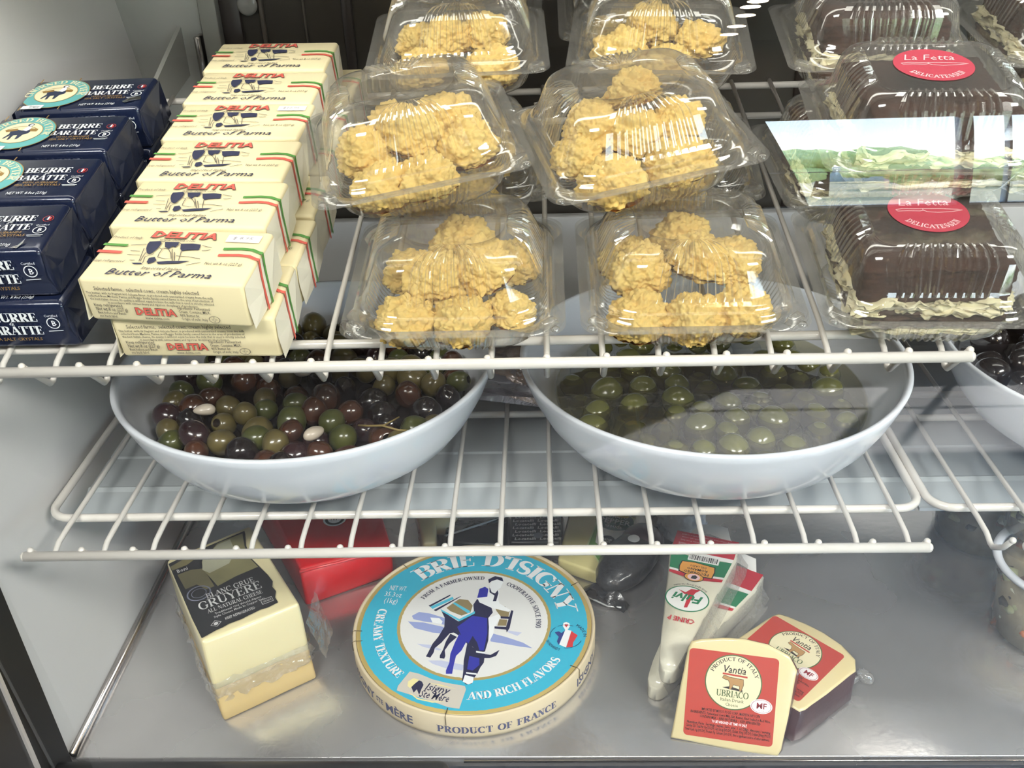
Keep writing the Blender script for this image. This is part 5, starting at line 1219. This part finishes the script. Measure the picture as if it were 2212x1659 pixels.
# ------------------------------------------------------------------ pecorino wedges
M_pec = mat('pecorino_wrap', 'e6e3d4', .3, col2='d3cdb4', nscale=14, ncontrast=.7, bump=.7, bscale=45, coat=.7)
PM = [M_pec, mat('pec_red', 'c8303f', .3, coat=.6), mat('pec_white', 'f1f1ee', .3, coat=.6), mat('pec_green', '2b8159', .3, coat=.6), mat('pec_orange', 'e3a04a', .4), mat('pec_ink', '2a2a2c', .5), mat('pec_pink', 'f0c9cd', .5)]
def pecorino(label, M, ln, full):
    t = thing('cheese_wedge', label, 'cheese', M, 'pecorino wedges')
    hw = lambda y: .85 + 2.45 * min(1, max(0, y) / 15.5)
    ys = [-.15, .0, .3, 1, 2, 4, 6, 8, 10, 12, 14, 15.5, 17, 18.2, ln]
    b = MB(); rings = []
    for y in ys:
        k = (0.3 if y < 0 else .62 if y < .2 else .85 if y < .5 else 1) * (1 if y < 17 else .97 if y < 18.5 else .9)
        hgt = (1.5 if y < .2 else 2.0 if y < 1.5 else 2.45) * (1 if y < 17 else .9 if y < 18.5 else .25)
        w_ = hw(y) * k
        P = [(-w_, .1), (-w_ * .95, 0), (w_ * .95, 0), (w_, .15), (w_, hgt - .3), (w_ * .93, hgt), (-w_ * .93, hgt), (-w_, hgt - .3)]
        rings.append([Vector((x + .07 * noise.noise(Vector((x, y, z))), y, z + .06 * noise.noise(Vector((y, x, z + 3))))) for x, z in P])
    b.loft(rings, cap0=True, cap1=True); b.build('wrapper', M_pec, t)
    b = MB(); mp = lambda x, y, z=0: Vector((x, y, (2.53 if y < 16.8 else 2.53 - (y - 16.8) * .12) + z))
    band = lambda y0, y1, mi, z, c=0: b.poly([(-hw(y0) * .95, y0), (0, y0 - c), (hw(y0) * .95, y0), (hw(y1) * .95, y1), (0, y1 - c * .5), (-hw(y1) * .95, y1)], mp, mi, z)
    band(15.0, 18.1, 1, 0); band(14.5, 15.05, 2, .004); band(12.1, 14.5, 3, .004, .5); band(11.8, 12.15, 2, .008, .5); band(11.45, 11.85, 1, .012, .5)
    up = lambda vf, x, y, a=180: shift(vf, x, y, R(a))
    if full:
        b.poly(rrect(3.0, 1.0, .05, .3, 14.2), mp, 2, .03)
        rb = random.Random(4); x = -1.1
        while x < 1.6: wd = rb.choice([.04, .07, .1]); b.poly([(x, 13.85), (x + wd, 13.85), (x + wd, 14.6), (x, 14.6)], mp, 5, .04); x += wd + rb.choice([.04, .07])
        b.poly([(-1.7, 13.4), (-.4, 13.55), (1.6, 13.35), (1.7, 12.6), (1.6, 11.6), (.7, 11.5), (-.7, 11.5), (-1.7, 11.8), (-1.8, 12.6)], mp, 5, .03); b.poly([(-1.6, 13.3), (-.4, 13.45), (1.5, 13.25), (1.6, 12.6), (1.5, 11.7), (-.7, 11.6), (-1.6, 11.9), (-1.7, 12.6)], mp, 4, .034)
        b.tri2(up(fit(sans('PECORINO', .34, 0, .02), 2.4)[0], 1.2, 12.15), mp, 5, .05); b.tri2(up(fit(sans('ROMANO', .34, 0, .02), 2.0)[0], 1.0, 12.62), mp, 5, .05); b.tri2(up(fit(sans('DEL LAZIO', .26, 0, .01), 1.6)[0], .8, 13.05), mp, 5, .05)
        b.poly(disc(.95, 32, -.1, 11.3, .62), mp, 5, .052); b.poly(disc(.87, 32, -.1, 11.3, .54), mp, 4, .056); b.poly(disc(.6, 24, -.1, 11.3, .45), mp, 6, .06); b.poly([(-.35, 11.05), (.1, 11.05), (.25, 11.4), (.0, 11.6), (-.3, 11.45)], mp, 5, .064)
        b.poly(disc(2.05, 48, -.1, 8.2, 1.75), mp, 3, .03); b.poly(disc(1.93, 48, -.1, 8.2, 1.63), mp, 2, .036)
        b.poly([(-1.1, 9.2), (-.4, 9.0), (0, 9.6), (.9, 9.7), (.5, 9.2), (.35, 8.7), (.15, 7.0), (-.15, 6.9), (-.1, 8.7), (-.5, 8.75)], mp, 1, .044)
        b.tri2(up(fit(sans('Fulvi', 1.05, .25, .03), 2.9)[0], 1.35, 8.75), mp, 3, .05)
        tx = fit(sans('finely aged sheep, to make', .26), 3.6); v = arc_down(tx[0], 2.3, 45); b.tri2(([(-.1 + a, 8.2 + c * .9) for a, c in v[0]], v[1]), mp, 5, .04)
        b.tri2(up(fit(sans('CRINE P', .62, 0, .02), 2.5)[0], 1.2, 5.6), mp, 1, .04)
    for i, wd in enumerate((5.2, 5.0, 4.9, 5.1, 4.8) if full else ()):
        b.tri2(up(fit(sans(['A PASSION FOR GREAT CHEESE', 'Imported by Sheep Milk Cheese from Italy', 'Ingredients: pasteurized sheep milk, salt, rennet', 'Keep refrigerated, net weight as marked on pack', 'Distributed in sealed packs for freshness'][i], .34 if i == 0 else .22), wd)[0], wd / 2, 17.9 - .5 * (4 - i) + .25), mp, 6, .03)
    b.build('printed_wrapper', PM, t)
    # film edge standing off one side
    b = MB(); rows = []
    for j in range(5): rows.append([Vector((hw(i * .9) * .97 + j * .28, i * .9, 2.2 - j * .42 + .18 * noise.noise(Vector((i * .8, j, 2))))) for i in range(20)])
    b.loft(rows, closed_u=False); b.build('film_edge', M_film, t)
    b = MB(); b.add([(-hw(17) * .6, 18.4, 1.9), (0, 18.9, 2.1), (hw(17) * .7, 18.5, 1.8), (hw(17) * .5, 19.9, 2.5), (.2, 20.4, 2.2), (-hw(17) * .4, 19.8, 2.3)], [(0, 1, 4, 5), (1, 2, 3, 4)], 0, True); b.build('sealed_tip', PM[2], t)
    return t
pecorino('pecorino wedge underneath, showing only its red and green end on the right', at(10.6, 6.0, .03, R(-32)), 18.6, False)
pecorino('pecorino wedge on top with an orange plaque and a round logo', at(11.6, 5.2, 2.9, R(-19.2)), 19.0, True)

# ------------------------------------------------------------------ cheeses at the back of the floor
def prism(b, P, z0, z1, bev=.15, mi=0, sd=0, amp=.05):
    m = bmesh.new()
    lo = [m.verts.new((x, y, z0)) for x, y in P]; hi = [m.verts.new((x, y, z1)) for x, y in P]
    m.faces.new(lo[::-1]); m.faces.new(hi)
    n = len(P)
    for i in range(n): m.faces.new((lo[i], lo[(i + 1) % n], hi[(i + 1) % n], hi[i]))
    bmesh.ops.bevel(m, geom=list(m.edges), offset=bev, segments=3, profile=.5, affect='EDGES')
    return b.bm(m, mi)
t = thing('cheese_pack', 'flat pale yellow gouda pack with a green and white label', 'cheese')
b = MB(); prism(b, [(2.3, 23.3), (6.6, 20.9), (8.9, 28.0), (9.1, 32.5), (4.0, 33.0)], .02, 1.7, .3); b.build('cheese_body', mat('gouda', 'e0d69c', .35, col2='d3c98b', nscale=20, bump=.15, coat=.7), t)
b = MB(); gp = lambda x, y, z=0: Vector((4.2 + x * .95 + y * .28, 22.0 + y * .95 - x * .3, 1.76 + z))
b.poly([(.2, 9.8), (4.3, 9.8), (4.0, 4.2), (2.1, 1.2), (.2, 3.6)], gp, 0); b.poly([(.4, 9.6), (4.1, 9.6), (3.8, 4.3), (2.1, 1.5), (.4, 3.7)], gp, 1, .006); b.poly([(.6, 7.4), (3.9, 7.4), (3.3, 4.6), (2.2, 3.4), (1.0, 4.4)], gp, 2, .012)
b.poly(disc(2.1, 32, 2.2, 8.6, 1.7), gp, 3, .018)
for s_, h, wd, x, y in (('TOMATO', .55, 2.6, .9, 9.1), ('PEPPER', .85, 3.5, .5, 8.1), ('Gouda', .6, 1.9, 1.3, 7.35)): b.tri2(shift(fit(sans(s_, h, 0, .02), wd)[0], x, y), gp, 2, .03)
b.poly(disc(.8, 28, 2.15, 5.1), gp, 4, .024); b.tri2(shift(fit(sans('BATCH', .3, 0, .02), .95)[0], 1.65, 5.05), gp, 2, .03); b.tri2(shift(fit(sans('MADE', .24), .7)[0], 1.8, 4.72), gp, 2, .03)
b.tri2(shift(fit(sans('NET WT 5.3 OZ (150g)', .24), 1.7)[0], 1.25, 2.6), gp, 2, .03)
b.build('label', [mat('gl_trim', 'cfd9a0', .4), mat('gl_green', '7aa85c', .4), mat('gl_white', 'eef0ea', .4), mat('gl_dark', '2f5b43', .4), mat('gl_black', '2b2b2b', .4)], t)
t = thing('cheese_pack', 'black pack printed all over with rows of white names, behind the brie', 'cheese')
b = MB(); prism(b, [(-2.7, 24.9), (2.6, 24.9), (3.1, 33.0), (-2.7, 33.2)], .02, 2.7, .25); b.build('pack_body', mat('loc_black', '232327', .35, coat=.6, bump=.2), t)
b = MB(); lp = lambda x, y, z=0: Vector((-2.6 + x, 25.0 + y, 2.74 + z))
for i in range(13):
    b.tri2(shift(fit(sans('Locatelli  Locatelli', .42, .12, .025), 5.0)[0], .12 - .25 * (i % 2) + .25, .2 + .62 * i), lp, 0)
b.poly([(.7, 6.1), (3.6, 6.1), (3.6, 8.0), (.7, 8.0)], lp, 1, .02); b.poly(disc(.55, 8, 2.9, .9, .5), lp, 2, .02)
b.build('printed_lettering', [mat('loc_white', 'e8e6e2', .4), mat('loc_tag', 'cfd6b4', .5), mat('loc_seal', '7d8086', .4)], t)
t = thing('cheese_pack', 'dark tray pack with shiny silver film, between the pale rind and the printed pack', 'cheese')
b = MB(); prism(b, [(-9.6, 26.2), (-3.2, 25.6), (-3.0, 33), (-9.8, 34)], .02, 1.8, .3); b.build('tray', mat('tray_dark', '2b3438', .35, coat=.5), t)
b = MB(); rows = [[Vector((-9.7 + .72 * i, 27.0 + .75 * j + .38 * i * (1 if j == 0 else .4), 1.95 + .25 * noise.noise(Vector((i * .8, j * .9, 4))))) for i in range(10)] for j in range(9)]
b.loft(rows, closed_u=False); b.build('film', mat('dark_film', '6e7477', .2, .6, col2='3f4447', nscale=40, bump=.9, bscale=60, coat=.6), t)
b = MB(); b.tube([(-9.7, 26.95, 2.0), (-6.8, 28.4, 2.05), (-3.4, 30.2, 2.0)], .11, 8); b.build('film_edge', mat('white_film', 'e6eaec', .3), t)
t = thing('cheese_wedge', 'slim pale cheese wedge in clear wrap between the red block and the dark tray', 'cheese')
b = MB(); prism(b, [(-11.9, 25.0), (-10.5, 25.1), (-11.3, 33), (-14.0, 33)], .02, 2.6, .35); b.build('cheese_body', M_gru, t)
b = MB(); b.ico(4, lambda v: Vector((-10.4 + v.x * 1.9, 30.6 + v.y * 2.4, 1.6 + v.z * 1.5))); b.build('rounded_piece', M_gru, t)
ruffle([(-12.6, 30, 0), (-12.1, 24.8, 0), (-10.2, 24.9, 0), (-9.9, 28, 0)], 2.4, .1, .4, 5).build('cling_film', M_film, t)
t = thing('cheese_loaf', 'black wrapped cheese with a small white sticker, right of the gouda', 'cheese', at(9.7, 22.8, 0, R(-33)))
b = MB(); b.ico(5, lambda v: Vector((v.x * 2.6, v.y * 5.2, 1.95 + v.z * 1.95 * (1 if v.z > 0 else .97))) * 1 + Vector((.18, .1, .12)) * noise.noise(v * 3.3))
b.build('loaf', mat('black_wax', '1b1b1d', .38, col2='33363a', nscale=60, ncontrast=.35, bump=.6, bscale=90, coat=.5), t)
b = MB(); rows = [[Vector((-2.6 + .58 * i, -4.6 - .32 * j + .3 * noise.noise(Vector((i, j, 1))), .5 + 1.6 * math.sin(math.pi * i / 9) * (1 - j / 5) + .25 * noise.noise(Vector((i * .9, j, 7))))) for i in range(10)] for j in range(5)]
b.loft(rows, closed_u=False); b.build('film_end', mat('black_film', '2a2a2c', .2, .2, bump=.8, bscale=60, coat=.8), t)
b = MB(); b.tube([(-2.2, -5.6, .35), (-.6, -5.9, .6), (.8, -5.75, .4), (2.2, -5.6, .8)], .1, 6); b.build('silver_edge', mat('silver_edge', 'dfe3e6', .25, .5), t)
b = MB(); b.add([(x * 1.0, y + .9, 4.12 - .14 * (x * x + (y) ** 2 * .2)) for x, y in disc(.62, 24)], [tuple(range(24))], 0, False); b.build('sticker', mat('st2', 'e7eaec', .4), t)
b = MB(); b.ico(4, lambda v: Vector((v.x * 2.3, 2.9 + v.y * 2.4, 2.1 + v.z * 1.95))); b.build('wrapped_end', mat('purple_end', '4a2c34', .35, coat=.5, col2='2b1c22', nscale=40), t)
t = thing('cheese_pack', 'slim yellow cheese pack leaning behind the green labelled gouda', 'cheese', at(10.2, 33.5, 0, R(-12)))
b = MB(); b.box((0, 0, 1.6), (1.6, 7.0, 3.1), .3, 3); b.build('cheese_body', mat('yellow_cheese', 'dccf74', .35, col2='cbbb60', nscale=15, coat=.6), t)
b = MB(); b.box((0, -.4, 3.18), (1.0, 5.2, .05), 0); b.build('label', mat('sausage_label', 'e6e3da', .5), t)
t = thing('sausage', 'reddish dry sausage end in clear wrap behind the black loaf', 'sausage', at(14.2, 33.5, 1.5, R(20)))
b = MB(); b.ico(4, lambda v: Vector((v.x * 1.4, v.y * 3.4, v.z * 1.4)) + v * .1 * noise.noise(v * 6)); b.build('sausage_body', mat('salami', '8d6464', .5, col2='6f4a4c', nscale=40, bump=.3), t)
b = MB(); b.lathe([(1.45, -1.1), (1.5, -1.0), (1.5, 1.0), (1.45, 1.1)], 28); o = b.build('band', mat('sausage_band', 'e6e3da', .5), t); o.matrix_basis = at(0, -.6, 0, rx=R(90))
t = thing('paper_bag', 'crumpled translucent white bag behind the red topped pecorino', 'bag', at(16.0, 29.6, 0, R(-10)))
b = MB(); b.ico(5, lambda v: Vector((v.x * 2.6, v.y * 3.2, 1.7 + v.z * 1.65)) * 1 + Vector((.3, .3, .25)) * (noise.noise(v * 3.6) + .5 * noise.noise(v * 8))); b.build('bag_body', mat('white_bag', 'dfe3ea', .3, col2='c9cfda', nscale=20, bump=.9, bscale=50, coat=.6), t)

# ------------------------------------------------------------------ deli cups on the right
M_cup = clear('cup_plastic', (.98, .98, .97), .04, .05, .6, 3.4, .06, hazecol=(.8, .8, .8))
M_lid = mat('cup_rim', 'e8ecf4', .3, coat=.3)
SAL = [mat('salad_base', 'b9ae92', .5, col2='857c68', nscale=60, bump=.5, coat=.3), mat('salad_white', 'f0f1dc', .45, coat=.3), mat('salad_orange', 'd9762f', .4, coat=.3), mat('salad_green', 'c3c79a', .4, coat=.3), mat('salad_brown', '8e5f42', .5, coat=.4), mat('salad_dark', '45413b', .4, coat=.4)]
def deli_cup(label, x, y, z, h, lidded, seed, inside):
    t = thing('deli_cup', label, 'cup', at(x, y, z), 'deli cups')
    b = MB(); b.lathe([(0, .15), (4.55, .15), (4.75, .05), (4.9, .2), (5.65, h - .5), (5.7, h)], 56); b.build('cup_wall', M_cup, t)
    b = MB(); b.lathe([(5.55, h - .35), (5.95, h - .4), (6.1, h - .1), (6.05, h + .1), (5.75, h + .15), (5.35, h + .02), (5.25, h - .15), (5.6, h - .1)], 64); l = b.build('lid_rim', M_lid, t)
    b = MB(); b.lathe([(0, h - .2), (5.3, h - .2), (5.35, h)], 56); b.build('lid_top', M_cup if not lidded else M_lid, t)
    rnd = random.Random(seed); b = MB()
    H = h - 1.0
    b.lathe([(0, .3), (4.6, .3), (4.6 + .75 * (H / h), H - .2), (4.2, H), (0, H)], 48, mi=0 if seed != 2 else 0)
    for i in range(130):
        a = rnd.uniform(0, 6.283); zz = rnd.uniform(.5, H); rr_ = 4.68 + .78 * zz / h
        if rnd.random() < .3: zz = H; rr_ = rnd.uniform(0, 4.8)
        c = Vector(((rr_ - .5) * math.cos(a), (rr_ - .5) * math.sin(a), zz)); sz = rnd.uniform(.45, .95)
        A_ = Vector((rnd.uniform(.6, 1.3), rnd.uniform(.5, 1.1), rnd.uniform(.5, 1))) * sz
        mi = rnd.choices([1, 2, 3, 4, 5], inside)[0]
        q = Matrix.Rotation(rnd.uniform(0, 6), 3, Vector((rnd.random() - .5, rnd.random() - .5, rnd.random() - .5)).normalized())
        b.ico(1, lambda v: c + q @ Vector((v.x * A_.x, v.y * A_.y, v.z * A_.z)), mi)
    o = b.build('olive_salad', SAL, M=at(x, y, z))
    tag(o, 'chopped pickled salad inside the ' + label, 'salad', kind='stuff')
    return t
deli_cup('deli cup with a white rim at the front right', 48.6, 14.3, .02, 8.2, False, 1, [.35, .15, .25, .6, .3])
deli_cup('deli cup standing behind the front one, with a white lid', 48.2, 29.0, .02, 8.0, True, 2, [.5, .2, .4, .1, .3])
deli_cup('deli cup stacked on the front one with a white lid', 49.9, 18.6, 8.45, 6.8, True, 3, [.5, .1, .4, .2, .3])
